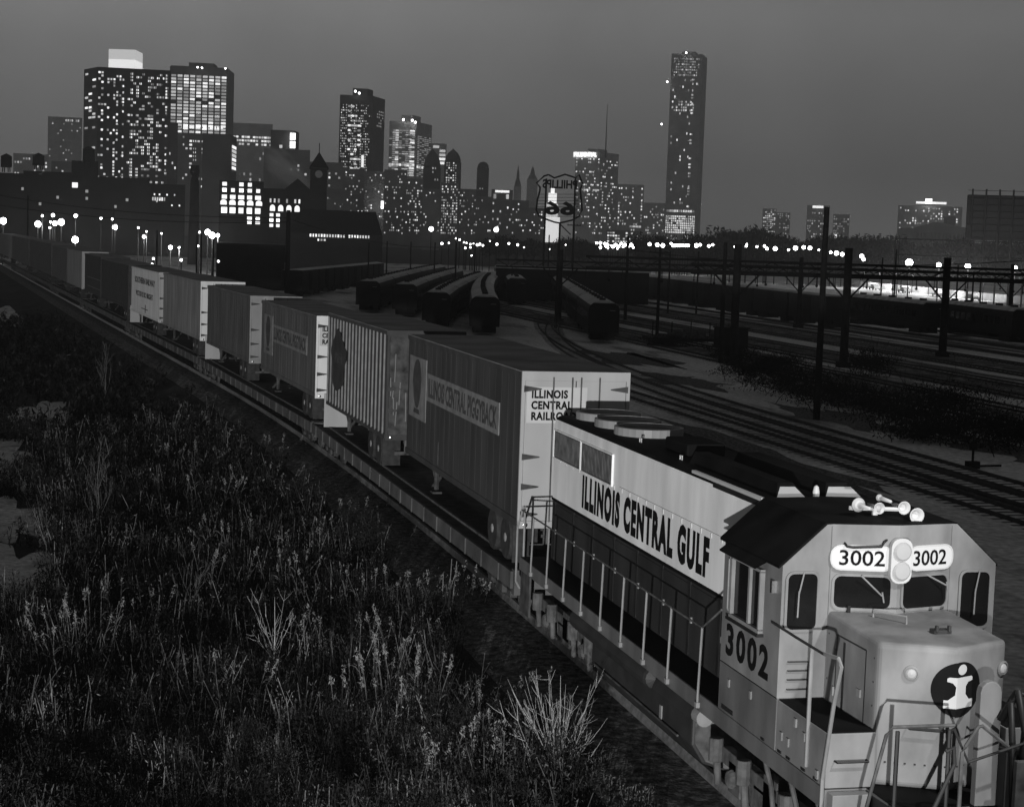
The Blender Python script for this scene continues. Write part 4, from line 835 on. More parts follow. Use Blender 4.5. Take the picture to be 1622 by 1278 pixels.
def arches(A, B, n, py0, py1, wf, lvl='glow'):
    A2, B2 = np.array(A)[:2], np.array(B)[:2]; d = B2-A2; ln = np.linalg.norm(d); d /= ln; nn = np.array([d[1], -d[0]])
    z0, z1 = zat(450, py1, 545), zat(450, py0, 545)
    for i in range(n):
        w_ = ln/n*wf/2; p = A2+d*ln*(i+.5)/n+nn*.25; h_ = z1-z0
        pts = [(-w_, 0), (w_, 0)]+[(w_*math.cos(math.radians(a_)), h_*.55+h_*.45*math.sin(math.radians(a_))) for a_ in (0, 30, 60, 90, 120, 150, 180)]
        s = MB().prism([(p[0]+d[0]*q[0], p[1]+d[1]*q[0], z0+q[1]) for q in pts], (nn[0]*-.1, nn[1]*-.1, 0)); s.build('arched_window', 'window_'+lvl, T, off=rl)
A1, B1 = pd(346, 380, 540), pd(416, 380, 540); arches(A1, B1, 5, 320, 328, .72, 'bright')
Aw, Bw = pd(424, 380, 545), pd(476, 380, 545); arches(Aw, Bw, 4, 325, 335, .62, 'bright'); 
windows(T, Aw, Bw, [(0, 1, zat(450, 323, 545), zat(450, 314, 545), 8, 1, .85, .5, .7, LVB), (0, .4, zat(450, 362, 545), zat(450, 337, 545), 2, 3, 1, .6, .6, (('bright', .7), ('glow', .3)))], 60)
ga, gb = pd(447, 380, 546), pd(492, 380, 546); gz = zat(447, 301, 546); gt = zat(470, 283, 546); gm = (ga+gb)/2; bk = (ga-C)/dist(ga)*25
MB().add([(ga[0], ga[1], gz), (gb[0], gb[1], gz), (gm[0], gm[1], gt)]+[(q[0]+bk[0], q[1]+bk[1], z_) for q, z_ in ((ga, gz), (gb, gz), (gm, gt))], [(0, 1, 2), (3, 5, 4), (0, 2, 5, 3), (1, 4, 5, 2), (0, 3, 4, 1)]).build('gable_roof', 'brick_dark', T, off=rl)
Dt = 530; A, B = pd(489, 380, Dt), pd(516, 380, Dt); w_ = np.linalg.norm((B-A)[:2]); bk = (A-C)/dist(A)*w_; zt = zat(502, 268, Dt)
tw = prism_foot([A, B, B+bk, A+bk], -2, zt).build('clock_tower', 'brick_dark', T, off=rl); ctr = (A+B+bk)/2+bk*0+ (A-A); ctr = (A+B+B+bk+A+bk)/4
q_ = [ctr+(p-ctr)*1.12 for p in (A, B, B+bk, A+bk)]; zp = zat(502, 240, Dt)
prism_foot(q_, zt, zt+.5).build('cornice', 'brick_dark', tw, off=rl)
MB().add([(p[0], p[1], zt+.51) for p in q_]+[(ctr[0], ctr[1], zp)], [(0, 1, 4), (1, 2, 4), (2, 3, 4), (3, 0, 4), (3, 2, 1, 0)]).build('spire', 'roof_black', tw, off=rl)
MB().tube([(ctr[0], ctr[1], zp-.3), (ctr[0], ctr[1], zat(502, 226, Dt))], .12, 5).build('finial', 'steel_dark', tw, off=rl)
fc = (A+B)/2-bk/np.linalg.norm(bk[:2])*.15; MB().lathe([(1.1, 0), (1.1, .1), (.9, .15)], -bk/np.linalg.norm(bk), (fc[0], fc[1], zat(502, 276, Dt)), 18).build('clock_face', 'tower_pale', tw, off=rl)
# gabled train shed beside the station
Ds = 440; T = thing('train_shed', 'long gabled train shed with a dark roof right of the clock tower', 'train shed', tuple(pd(545, 380, Ds)[:2])+(-2,)); rl = np.array(T.location)
A, B = pd(455, 380, Ds), pd(606, 380, Ds+8); bk = (A-C)/dist(A)*30; ze, zr = zat(530, 371, Ds), zat(560, 333, Ds)
prism_foot([A, B, B+bk, A+bk], -2, ze).build('wall', 'brick_dark', T, off=rl)
r0, r1 = A+bk*.5+(B-A)*.15, B+bk*.5-(B-A)*.05
MB().add([(A[0], A[1], ze+.02), (B[0], B[1], ze+.02), (B[0]+bk[0], B[1]+bk[1], ze+.02), (A[0]+bk[0], A[1]+bk[1], ze+.02), (r0[0], r0[1], zr), (r1[0], r1[1], zr)], [(0, 1, 5, 4), (1, 2, 5), (2, 3, 4, 5), (3, 0, 4), (0, 3, 2, 1)]).build('roof', 'roof_black', T, off=rl)
windows(T, A, B, [(.22, .86, zat(530, 376.5, Ds), zat(530, 371.5, Ds), 22, 1, .85, .6, .9, (('bright', .5), ('mid', .5))), (.3, .4, zat(530, 383, Ds), zat(530, 379, Ds), 3, 1, .8, .6, .8, LVB)])
# freight house and low platform buildings
flatblk('freight_house', 'low black freight house with ribbed walls left of the stored coaches', 'freight house', 300, 343, 452, 388, 14, 'coach_dark')
def lowroof(label, D, x0, x1, yt, yb, dep):
    A, B = pd(x0, yt, D), pd(x1, yt, D); bk = (A-C)/dist(A)*dep; z1, z0 = zat(x0, yt, D), zat(x0, yb, D)
    T = thing('platform_shed', label, 'shed', (A[0], A[1], -2)); rl = np.array(T.location)
    prism_foot([A, B, B+bk, A+bk], z0, z1-.35).build('wall', 'coach_dark', T, off=rl)
    q = [A-(B-A)*.01-bk*.06, B+(B-A)*.01-bk*.06, B+bk*1.06, A+bk*1.06]; prism_foot(q, z1-.34, z1).build('roof', 'snow_roof', T, off=rl)
    for i in range(9):
        p = A+(B-A)*(i+.1)/8.3; MB().tube([(p[0], p[1]+.5, -2), (p[0], p[1]+.5, z0)], .13, 6).build('post', 'steel_dark', T, off=rl)
lowroof('long low platform shed on posts behind the stored coaches', 290, 786, 1029, 421, 474, 9)
# ------------------------------------------------------------------ the shield sign, seen from behind (its letters read backwards)
D_ = 300
shield = [(869, 277), (878, 282), (888, 279), (895, 276.5), (903, 279), (912, 282), (917, 277), (923, 291), (919, 300), (921, 320), (922, 333), (917, 343), (906, 349), (893, 352), (886, 353.5), (878, 352), (864, 347), (853, 341), (849.5, 333), (851, 318), (855, 303), (855.5, 297), (850, 290), (862, 279)]
c_ = pd(886, 380, D_); T = thing('shield_sign', 'open frame shield sign seen from behind, its letters reversed, on two posts', 'sign', (c_[0], c_[1], -2)); rl = np.array(T.location)
MB().tube([pd(x, y, D_) for x, y in shield+[shield[0]]], .16, 6).build('shield_frame', 'pole_wood', T, off=rl)
for y in range(308, 345, 5): MB().tube([pd(852, y, D_+.2), pd(920, y, D_+.2)], .035, 4).build('slat', 'pole_wood', T, off=rl)
left_ = (pd(850, 300, D_)-pd(920, 300, D_)); left_[2] = 0
t_ = text('lettering', 'PHILLIPS', 5.7, 1.45, (0, 0, 0), left_, (0, 0, 1), 'pole_wood', T, bold=.035, depth=.15); p = pd(914, 300, D_-.3); t_.location = p-rl
t_ = text('numerals', '66', 5.1, 2.3, (0, 0, 0), left_, (0, 0, 1), 'pole_wood', T, bold=.045, depth=.2, spacing=1.05); p = pd(911, 342, D_-.35); t_.location = p-rl
for px in (862, 886, 908):
    p = pd(px, 380, D_+.4); MB().tube([(p[0], p[1], -2), (p[0], p[1], zat(px, 283 if px != 886 else 352, D_))], .17, 6).build('post', 'pole_wood', T, off=rl)
MB().tube([pd(886, 354, D_+.4), pd(906, 349, D_+.4)], .1, 4).tube([pd(886, 354, D_+.4), pd(904, 372, D_+.4)], .09, 4).build('brace', 'pole_wood', T, off=rl)
# ------------------------------------------------------------------ yard: tracks, stored coaches, gantries, poles
for fx, y0, y1 in ((lambda y: 29.6+max(0, y-70)*.0+max(0, y-75)**2*.0011, 10, 205), (lambda y: 27.6+max(0, y-60)**2*.0002+max(0, y-75)**2*.0011, 10, 190), (lambda y: 25.2, 10, 105)):
    track(fx, y0, y1, -1.83, sleepers_to=y1, step=.8, tie_z=-.148, rmat='rail_dull')
for i, x_ in enumerate((44, 49.5, 55, 60.5, 67, 74, 81, 88, 96, 105, 116, 128)):
    track((lambda y, x_=x_: x_), 40, 420, -1.83, sleepers_to=min(420, 210), step=.85, rail_step=20, tie_z=-.148, rmat='rail_dull')
for x_ in (46.5, 58, 71, 92): strip('ballast_lane', lambda y: x_-1.9, lambda y: x_+1.9, 40, 420, -1.985, 'ballast_snowy', 20)
for i, (x_, y_, rx, ry) in enumerate(((34, 78, 2.2, 9), (37, 62, 2.6, 8), (40, 92, 2.4, 12), (47, 105, .8, 14), (52, 140, .9, 22), (63.5, 120, 1.0, 18), (58, 95, .7, 15), (71, 150, 1.2, 30), (85, 170, 1.2, 30), (36, 128, 3.2, 10), (33, 105, 2.4, 7), (22, 60, 1.5, 16), (20, 95, 1.8, 14), (19, 130, 2.0, 18), (78, 200, 1.3, 34), (26.4, 44, .5, 10))):
    pts = [(x_+rx*(1+.3*math.sin(5*a+i)+.2*math.sin(9*a))*math.cos(a), y_+ry*(1+.25*math.sin(4*a+2*i)+.15*math.sin(11*a))*math.sin(a), -1.984+.0004*i) for a in [2*math.pi*k_/44 for k_ in range(44)]]
    structure(MB().add(pts, [tuple(range(44))]).build('cinder_patch', 'ballast'))
def coach_proto():
    r_ = thing('passenger_coach', '', 'coach'); ln = 25.2
    pf = [(-1.52, 1.0), (-1.52, 3.35), (-1.40, 3.75), (-1.05, 4.0), (1.05, 4.0), (1.40, 3.75), (1.52, 3.35), (1.52, 1.0)]
    MB().prism([(x, 0, z) for x, z in pf], (0, ln, 0)).build('body', 'coach_dark', r_)
    tp = [(-1.36, 3.80), (-1.0, 4.06), (-.5, 4.2), (.5, 4.2), (1.0, 4.06), (1.36, 3.80)]; MB().prism([(x, .25, z) for x, z in tp], (0, ln-.5, 0)).build('snowy_roof', 'snow_roof', r_)
    for yy in (3, 7.5, 12.5, 17.5, 22): MB().box(-.3, .3, yy, yy+.8, 4.19, 4.42).build('roof_vent', 'coach_dark', r_)
    for sx_ in (-1, 1):
        for i in range(12): bx(sx_*1.53-.012, sx_*1.53+.012, 2+i*1.8, 3.2+i*1.8, 2.2, 3.0).build('window', 'glass_dark', r_)
    bx(-.4, .4, -.05, 0, 1.1, 3.2).build('end_door', 'steel_dark', r_)
    MB().tube([(.55, -.06, 3.3), (1.1, -.06, 3.3)], .03, 4).build('grab_iron', 'handrail', r_)
    MB().box(-1.2, 1.2, 1.5, 4.5, .3, .95).box(-1.2, 1.2, ln-4.5, ln-1.5, .3, .95).box(-.3, .3, .4, ln-.4, .6, .96).box(-1.1, 1.1, 8, 17, .5, .98).build('running_gear', 'coach_dark', r_)
    return r_
CP = coach_proto(); first = [True]
def row(px, py, az, n, lb, grp='stored coaches in the yard', curve=0., D=None):
    p = gp(px, py) if D is None else pd(px, py, D); p = np.array((p[0], p[1])); nths = ('nearest', 'second', 'third', 'fourth', 'fifth', 'sixth')
    for i in range(n):
        o = CP if first[0] else copy_tree(CP); first[0] = False
        o['label'] = f'snowy roofed coach, {nths[i]} of {lb}'; o['group'] = grp
        o.location = (p[0], p[1], -2); o.rotation_euler = (0, 0, -az); p = p+np.array((math.sin(az), math.cos(az)))*25.9; az += curve
row(767, 533, .207, 4, 'the middle row that ends closest to the camera', curve=.012); row(690, 523, .242, 4, 'the row just left of the middle row', curve=.012)
row(640, 503, .246, 4, 'the row third from the left', curve=.01); row(582, 496, .245, 5, 'the leftmost row of coaches', curve=.008)
row(955, 545, .222, 5, 'the right-hand row angled toward the camera'); row(818, 484, .215, 3, 'the short row in front of the platform shed')
row(1500, 532, -.02, 1, 'the lone coach at the right edge under the lamps') if False else None
def boxcar_row(px, py, az, n, lb, D=None):
    p = gp(px, py); p = np.array((p[0], p[1])); nth = ('nearest', 'second', 'third', 'fourth', 'fifth', 'sixth', 'seventh')
    for i in range(n):
        r_ = thing('boxcar', f'dark boxcar, {nth[i]} {lb}', 'boxcar', (p[0], p[1], -2), -az, 'boxcars in the yard')
        bx(-1.5, 1.5, 0, 14, 1.0, 4.1).build('body', 'coach_dark', r_, bevel=.03); MB().prism([(-1.55, 0, 4.1), (1.55, 0, 4.1), (0, 0, 4.3)], (0, 14, 0)).build('roof', 'snow_roof', r_)
        for sx_ in (-1, 1): bx(sx_*1.53-.03, sx_*1.53+.03, 5.6, 8.4, 1.1, 3.9).build('sliding_door', 'steel_dark', r_)
        MB().box(-1.1, 1.1, 1, 3.4, .2, .98).box(-1.1, 1.1, 10.6, 13, .2, .98).box(-.3, .3, .4, 13.6, .6, .97).build('running_gear', 'coach_dark', r_)
        p = p+np.array((math.sin(az), math.cos(az)))*14.9
boxcar_row(462, 472, .30, 6, 'in the line left of the stored coaches')
boxcar_row(1325, 522, .05, 7, 'in the dark line beyond the catenary posts')
q0 = gp(1480, 534); 
row(1478, 533, -.06+.1, 1, 'a single coach standing alone at the right') ; row(1622, 548, .12, 1, 'a lone coach cut by the right edge')
def gantry(label, y, posts, x0, x1, zb, zt, rw=.22, grp='catenary gantries'):
    T = thing('catenary_gantry', label, 'gantry', ((x0+x1)/2, y, -2), group=grp); rl = np.array(T.location)
    for px in posts:
        MB().tube([(px, y, -2), (px, y, zt+1.4)], [rw*1.15, rw], 8).box(px-.5, px+.5, y-.5, y+.5, -2, -1.5).build('post', 'steel_dark', T, off=rl)
        MB().tube([(px, y, zb-2.2), (px+2.2, y, zb)], .08, 4).tube([(px, y, zb-2.2), (px-2.2, y, zb)], .08, 4).build('knee_brace', 'steel_dark', T, off=rl)
    t = MB().tube([(x0, y, zb), (x1, y, zb)], .10, 4).tube([(x0, y, zt), (x1, y, zt)], .10, 4); n = int((x1-x0)/1.6)
    for i in range(n):
        a = x0+(x1-x0)*i/n; b = x0+(x1-x0)*(i+1)/n; t.tube([(a, y, zb if i % 2 else zt), (b, y, zt if i % 2 else zb)], .04, 4)
    ins = t; x_ = x0+2
    while x_ < x1: ins.tube([(x_, y, zb), (x_, y, zb-.9)], .05, 4).ball((x_, y, zb-1.0), .12, 5); x_ += 4.6
    t.build('truss_beam', 'steel_dark', T, off=rl)
gantry('nearest catenary gantry with thick posts, crossing the right of the yard', 122, (43.2, 53.2), 30, 100, 5.9, 6.8, .34)
gantry('catenary gantry with one broad post at the right, behind the nearest one', 139, (71,), 45, 125, 5.4, 6.2, .36)
gantry('middle catenary gantry whose post stands beside the dark boxcars', 190, (46, 77, 106), 38, 150, 4.6, 5.4, .28)
D_ = 352; p = pd(1413, 480, D_); q = pd(1680, 480, D_); T = thing('signal_bridge', 'tall open signal bridge at the right, with a latticed beam', 'signal bridge', (p[0], p[1], -2)); rl = np.array(T.location)
zt, zb = zat(1413, 378, D_), zat(1413, 403, D_)
for o_ in (0, .8): MB().tube([(p[0]+o_, p[1], -2), (p[0]+o_, p[1], zt)], .1, 4).build('post', 'steel_dark', T, off=rl)
tb = MB().tube([(p[0], p[1], zt), (q[0], q[1], zt)], .12, 4).tube([(p[0], p[1], zb), (q[0], q[1], zb)], .12, 4)
for i in range(9):
    a = p+(q-p)*i/9; b = p+(q-p)*(i+1)/9; tb.tube([(a[0], a[1], zt if i % 2 == 0 else zb), (b[0], b[1], zb if i % 2 == 0 else zt)], .06, 4)
tb.build('lattice_beam', 'steel_dark', T, off=rl)
def pole(bp, ytop, lb, D=None, r=.18, arms=0, grp='wooden poles in the yard'):
    p = gp(*bp) if D is None else pd(bp[0], bp[1], D); D_ = dist(p); zt = zat(bp[0]+ (bp[1]-ytop)*.034, ytop, D_)
    T = thing('utility_pole', lb, 'pole', (p[0], p[1], -2), group=grp)
    MB().tube([(0, 0, 0), (0, 0, zt+2)], [r*1.15, r*.85], 8).build('post', 'pole_wood', T)
    for k_ in range(arms):
        z_ = zt+2-.5-.7*k_; MB().box(-1.1, 1.1, -.06, .06, z_-.07, z_+.07).build('crossarm', 'pole_wood', T)
        for x_ in (-1, -.5, .5, 1): MB().tube([(x_, 0, z_+.07), (x_, 0, z_+.22)], .04, 5).build('insulator', 'steel_dark', T)
    return T
pole((1293, 665), 328, 'tall bare wooden pole standing in front of the whole yard', r=.2)
pole((1141, 575), 384, 'dark pole right of the debris pile', r=.2); pole((1040, 545), 392, 'pole with crossarms at the left end of the debris pile', r=.16, arms=2)
pole((990, 507), 374, 'pole in front of the right end of the platform shed', r=.2); pole((905, 480), 352, 'slim pole under the shield sign', r=.13, arms=1); pole((880, 520), 385, 'pole beside the angled coach row', r=.16)
pole((454, 474), 333, 'thick black pole in front of the train shed, left of the coaches', r=.34); pole((248, 432), 365, 'pole behind the white lettered trailer', D=300, r=.13); pole((311, 440), 372, 'left one of the pair of poles above the silver trailer', D=290, r=.13); pole((318, 440), 372, 'right one of the pair of poles above the silver trailer', D=292, r=.13); pole((337, 446), 378, 'pole at the left end of the freight house', D=285, r=.13)
pole((44, 372), 310, 'thin pole above the far trailers near the left edge', D=350, r=.17); pole((180, 380), 330, 'thin pole behind the lamp cluster', D=380, r=.13)
for i, (x_, yb, yt) in enumerate(((583, 440, 384), (612, 432, 382), (650, 428, 383), (688, 425, 384), (722, 420, 384), (752, 414, 384), (868, 430, 372), (1060, 440, 398), (1105, 440, 398), (1162, 470, 398), (1415, 490, 395), (1395, 470, 408), (1515, 470, 420), (1535, 560, 430))):
    pole((x_, yb), yt, 'slim catenary mast standing among the tracks behind the coaches' if x_ < 1000 else 'slim catenary mast among the right-hand tracks', D=300+10*(i % 4) if x_ < 1000 else 260, r=.13, grp='slim masts behind the coaches' if x_ < 1000 else 'slim masts on the right-hand tracks')
for (a, b, D0, D1, lb) in (((-20, 306), (460, 345), 340, 275, 'upper overhead wire sagging above the far trailers'), ((-20, 322), (460, 352), 340, 275, 'lower overhead wire above the far trailers'), ((454, 345), (700, 392), 275, 320, 'wire running down from the thick black pole'), ((1000, 396), (1640, 412), 230, 200, 'overhead wire along the right-hand gantries')):
    P0, P1 = pd(*a, D0), pd(*b, D1); pts = [P0+(P1-P0)*t_/10-np.array((0, 0, 1.2*(1-(t_/5-1)**2))) for t_ in range(11)]
    o = MB().tube(pts, .045, 4).build('overhead_wire', 'steel_dark'); tag(o, lb, 'wire')
# switch stand near the right edge
p = gp(1540, 742); T = thing('switch_stand', 'small black switch stand beside the tracks at the right', 'switch stand', tuple(p[:2])+(-2,)); MB().box(-.3, .3, -.2, .2, 0, .35).tube([(0, 0, .3), (0, 0, 1.0)], .06).build('stand', 'steel_dark', T); MB().box(-.2, .2, -.03, .03, .9, 1.2).build('target', 'steel_dark', T); MB().tube([(.3, 0, .12), (1.6, .2, .12)], .06).build('lever', 'steel_dark', T)
# flat debris wagon in the yard and its stakes
p = gp(1100, 548); T = thing('debris_wagon', 'flat wagon piled with dark scrap, stakes standing along it', 'wagon', tuple(p[:2])+(-2,), .0)
MB().box(-5, 5, -1.3, 1.3, .5, .8).box(-4.5, -2.5, -1.1, 1.1, 0, .5).box(2.5, 4.5, -1.1, 1.1, 0, .5).build('deck', 'coach_dark', T)
sc = MB()
for i in range(60):
    x_, y_ = random.uniform(-4.6, 4.6), random.uniform(-1.1, 1.1); s_ = random.uniform(.15, .5); sc.box(x_-s_, x_+s_, y_-s_*.6, y_+s_*.6, .8, .8+random.uniform(.1, .9)*(1-abs(x_)/6))
sc.build('scrap_load', 'grime', T)
for i in range(5): MB().tube([(-4+2*i, 1.25, .8), (-4+2*i, 1.25, 2.3)], .06, 5).build('stake', 'steel_dark', T)
p = gp(1157, 552); T = thing('equipment_box', 'dark equipment cabinet at the right end of the debris wagon', 'cabinet', tuple(p[:2])+(-2,)); bx(-1.5, 1.5, -.8, .8, 0, 2.0).build('body', 'coach_dark', T, bevel=.03); bx(-1.6, 1.6, -.9, .9, 2.0, 2.12).build('lid', 'steel_dark', T)
# ------------------------------------------------------------------ lamps
def street_lamp(px, py, D, r, lb, grp, m='bulb', light=0):
    p = pd(px, py, D); T = thing('street_lamp', lb, 'street lamp', (p[0], p[1], -2), group=grp); h = p[2]+2
    MB().tube([(0, 0, 0), (0, 0, h)], [.14, .08], 6).build('post', 'steel_dark', T)
    MB().ball((0, 0, h), r*(.92 if light else .7), 8).build('lamp_globe', m, T)
    if light:
        l = bpy.data.lights.new('street_lamp_light', 'POINT'); l.energy = light; l.shadow_soft_size = r; o = bpy.data.objects.new('street_lamp_light', l); COL.objects.link(o); o.parent = T; o.location = (1.3, -.6, h-.6)
lf = [(5, 350, .75, 1), (60, 355, .7, 1), (84, 341, .5, 0), (97, 352, .75, 1), (87, 354, .7, 0), (120, 342, .55, 0), (182, 360, .6, 1), (119, 380, .65, 1), (67, 342, .35, 0), (160, 346, .35, 0), (178, 347, .35, 0), (79, 361, .3, 0), (80, 352, .3, 0)]
for x_, y_, r_, l_ in lf: street_lamp(x_, y_, 400 if y_ < 375 else 330, r_, 'glowing street lamp in the cluster over the far trailers at the left', 'lamps over the far trailers', light=4000*l_)
lf = [(329, 368, .6, 1), (336, 373, .65, 1), (345, 373, .5, 0), (219, 361, .3, 0), (228, 375, .38, 1), (270, 392, .42, 1), (243, 410, .3, 0), (241, 419, .33, 0), (287, 412, .33, 0), (314, 390, .28, 0), (232, 367, .25, 0), (256, 370, .25, 0), (284, 392, .25, 0), (316, 368, .3, 0), (346, 414, .28, 0)]
for x_, y_, r_, l_ in lf: street_lamp(x_, y_, 360 if y_ < 400 else 300, r_, 'street lamp among the lights between the chimney and the silver trailer', 'lamps below the chimney', 'bulb' if r_ > .4 else 'bulb_small', light=5000*l_)
for i, (x_, y_, r_, l_) in enumerate([(1440, 416, .62, 1), (1487, 420, .42, 1), (1533, 422, .48, 1), (1607, 425, .46, 1)]): street_lamp(x_, y_, 300, r_, ('biggest and leftmost of the four lamps under the signal bridge', 'second lamp from the left under the signal bridge', 'third lamp from the left under the signal bridge', 'rightmost lamp at the right edge under the billboard')[i], 'lamps under the signal bridge', light=9000*l_)
for x_, y_, r_ in ((1365, 406, .75), (1368, 411, .6), (1325, 401, .8), (1334, 403, .7), (1316, 400, .5), (1228, 394, .75), (1260, 393, .8), (1273, 392, .65), (1283, 393, .7), (1249, 396, .4), (1297, 396, .35), (1215, 394, .5), (1211, 390, .45), (1199, 391, .4), (1182, 390, .4), (1183, 387, .3), (1164, 391, .35)): street_lamp(x_, y_, 480, r_, 'lamp in the long row along the dark trees right of the tallest tower', 'lamps along the trees', light=0)
for x_, y_, r_ in ((1103, 389, .85), (1109, 388, .6), (1123, 390, .6), (1129, 388, .5), (1029, 387, .7), (1041, 388, .8), (1050, 389, .85), (1063, 386, .5)): street_lamp(x_, y_, 560, r_, 'lamp in the bright row at the foot of the tallest tower', 'lamps at the foot of the tallest tower', light=0)
for x_ in range(1066, 1092, 4): street_lamp(x_, 389, 560, .6, 'lamp in the bright row at the foot of the tallest tower', 'lamps at the foot of the tallest tower')
sm = [(945, 385), (951, 385), (958, 386), (962, 388), (968, 389), (975, 388), (980, 390), (984, 386), (990, 388), (996, 391), (1003, 392), (960, 390), (971, 391), (987, 391), (1000, 388), (951, 392), (978, 394), (963, 393)]
for x_, y_ in sm: street_lamp(x_, y_, 620, random.uniform(.35, .75), 'small lamp in the dense group of lights right of the shield sign', 'small lamps right of the shield sign')
sm = [(722, 378), (728, 380), (735, 384), (739, 385), (745, 387), (750, 386), (756, 388), (760, 387), (765, 389), (745, 392), (747, 405), (737, 393), (711, 385), (700, 386), (683, 363), (786, 364), (787, 387), (806, 386), (820, 388), (776, 382), (896, 388), (870, 395), (830, 392), (579, 394), (477, 392)]
for x_, y_ in sm: street_lamp(x_, y_, 520, 1.0 if y_ in (363, 364) else random.uniform(.25, .55), 'small lamp in the scatter of lights left of the shield sign', 'small lamps left of the shield sign', 'bulb_small')
# ------------------------------------------------------------------ pale road and cars; added lamps light it in place of headlight trails
rd = [(1345, 452), (1362, 456), (1400, 460), (1460, 466), (1510, 472), (1560, 477), (1640, 484)]
c1 = [gp(x_, y_, -1.9) for x_, y_ in rd]
s = MB()
for p in c1:
    d = (p-C); d /= np.linalg.norm(d[:2]); s.v += [tuple(p-d*5)[:2]+(-1.92,), tuple(p+d*7)[:2]+(-1.92,)]
s.f = [(2*i, 2*i+1, 2*i+3, 2*i+2) for i in range(len(c1)-1)]; structure(s.build('lit_road', 'road_pale'))
s = MB()
for p in c1: d = (p-C); d /= np.linalg.norm(d[:2]); q = p+d*8; s.v += [(q[0], q[1], -2), (q[0], q[1], -.4)]
s.f = [(2*i, 2*i+1, 2*i+3, 2*i+2) for i in range(len(c1)-1)]; tag(s.build('retaining_wall', 'concrete'), 'low pale retaining wall behind the floodlit road', 'wall')
for i, px in enumerate((1368, 1392, 1418, 1444, 1470, 1500, 1530, 1556)):
    k_ = np.interp(px, [q[0] for q in rd], range(len(rd))); p = gp(px, float(np.interp(px, [q[0] for q in rd], [q[1] for q in rd])), -1.9)
    T = thing('added_road_lamp', 'added low floodlight on a short post, brightening the road', 'road lamp', tuple(p[:2])+(-2,), group='added floodlights along the road')
    MB().tube([(0, 0, 0), (0, 0, 4.4)], .09, 6).build('post', 'steel_dark', T); MB().box(-.3, .3, -.25, .25, 4.4, 4.6).build('lamp_head', 'steel_dark', T)
    l = bpy.data.lights.new('added_road_light', 'POINT'); l.energy = 5000 if px < 1510 else 2500; l.shadow_soft_size = .3; o = bpy.data.objects.new('added_road_light', l); COL.objects.link(o); o.parent = T; o.location = (0, 0, 4.1)  # added source that brightens the road
for i, px in enumerate((1385, 1432, 1486, 1540)):
    k_ = [q[0] for q in rd]; p = gp(px, float(np.interp(px, k_, [q[1] for q in rd]))+1, -1.9); p2 = gp(px-10, float(np.interp(px-10, k_, [q[1] for q in rd]))+1, -1.9); a = math.atan2(p2[1]-p[1], p2[0]-p[0])
    T = thing('parked_car', 'small car with lit headlights on the bright road, '+('leftmost', 'second from the left', 'third from the left', 'rightmost')[i], 'car', tuple(p[:2])+(-1.9,), a, 'cars on the bright road')
    MB().box(-2.2, 2.2, -.85, .85, .35, .85).prism([(-1.5, -.75, .85), (1.1, -.75, .85), (.6, -.75, 1.4), (-1.1, -.75, 1.4)], (0, 1.5, 0)).build('body', 'aluminium', T, bevel=.08)
    for sx_ in (-1, 1):
        MB().lathe([(.12, 0), (.1, .04)], (1, 0, 0), (2.2, sx_*.6, .62), 10).build('headlight', 'headlamp', T)
        for yy in (-1.35, 1.35): MB().lathe([(.31, 0), (.31, .2)], (0, sx_, 0), (yy, sx_*.7, .31), 12).build('wheel', 'tire', T)
# ------------------------------------------------------------------ trees and bushes
def leafcloud(n, w, d, h, size, z0=0, seed=0, elong=1.):
    g_ = np.random.default_rng(seed); P_ = g_.normal(size=(n, 3)); P_ /= np.linalg.norm(P_, axis=1)[:, None]
    lob = 1+.25*np.sin(P_[:, 0]*4+seed)+.22*np.sin(P_[:, 1]*5+2*seed)+.2*np.sin(P_[:, 2]*6+seed*3)
    P_ = P_*(g_.random((n, 1))**.55)*lob[:, None]*np.array((w/2, d/2, h/2)); P_[:, 2] += z0+h/2; return P_
def quads(P_, size, g_, upright=0.):
    n = len(P_); a = g_.normal(size=(n, 3)); a[:, 2] += upright*2; a /= np.linalg.norm(a, axis=1)[:, None]; b = np.cross(a, g_.normal(size=(n, 3))); b /= np.linalg.norm(b, axis=1)[:, None]
    s = size*(.5+g_.random((n, 1))); V_ = np.empty((n, 4, 3)); ar = 2.2 if upright else 1.5
    V_[:, 0] = P_-a*s*ar; V_[:, 1] = P_-b*s*.6; V_[:, 2] = P_+a*s*ar; V_[:, 3] = P_+b*s*.6; return V_.reshape(-1, 3)
def npmesh(name, V_, m, parent=None):
    nf = len(V_)//4; me = bpy.data.meshes.new(name); me.vertices.add(len(V_)); me.vertices.foreach_set('co', V_.astype(np.float32).ravel())
    me.loops.add(4*nf); me.loops.foreach_set('vertex_index', np.arange(4*nf, dtype=np.int32)); me.polygons.add(nf); me.polygons.foreach_set('loop_start', np.arange(nf, dtype=np.int32)*4)
    me.update(calc_edges=True); me.materials.append(MATS[m]); o = bpy.data.objects.new(name, me); COL.objects.link(o)
    if parent is not None: o.parent = parent
    return o
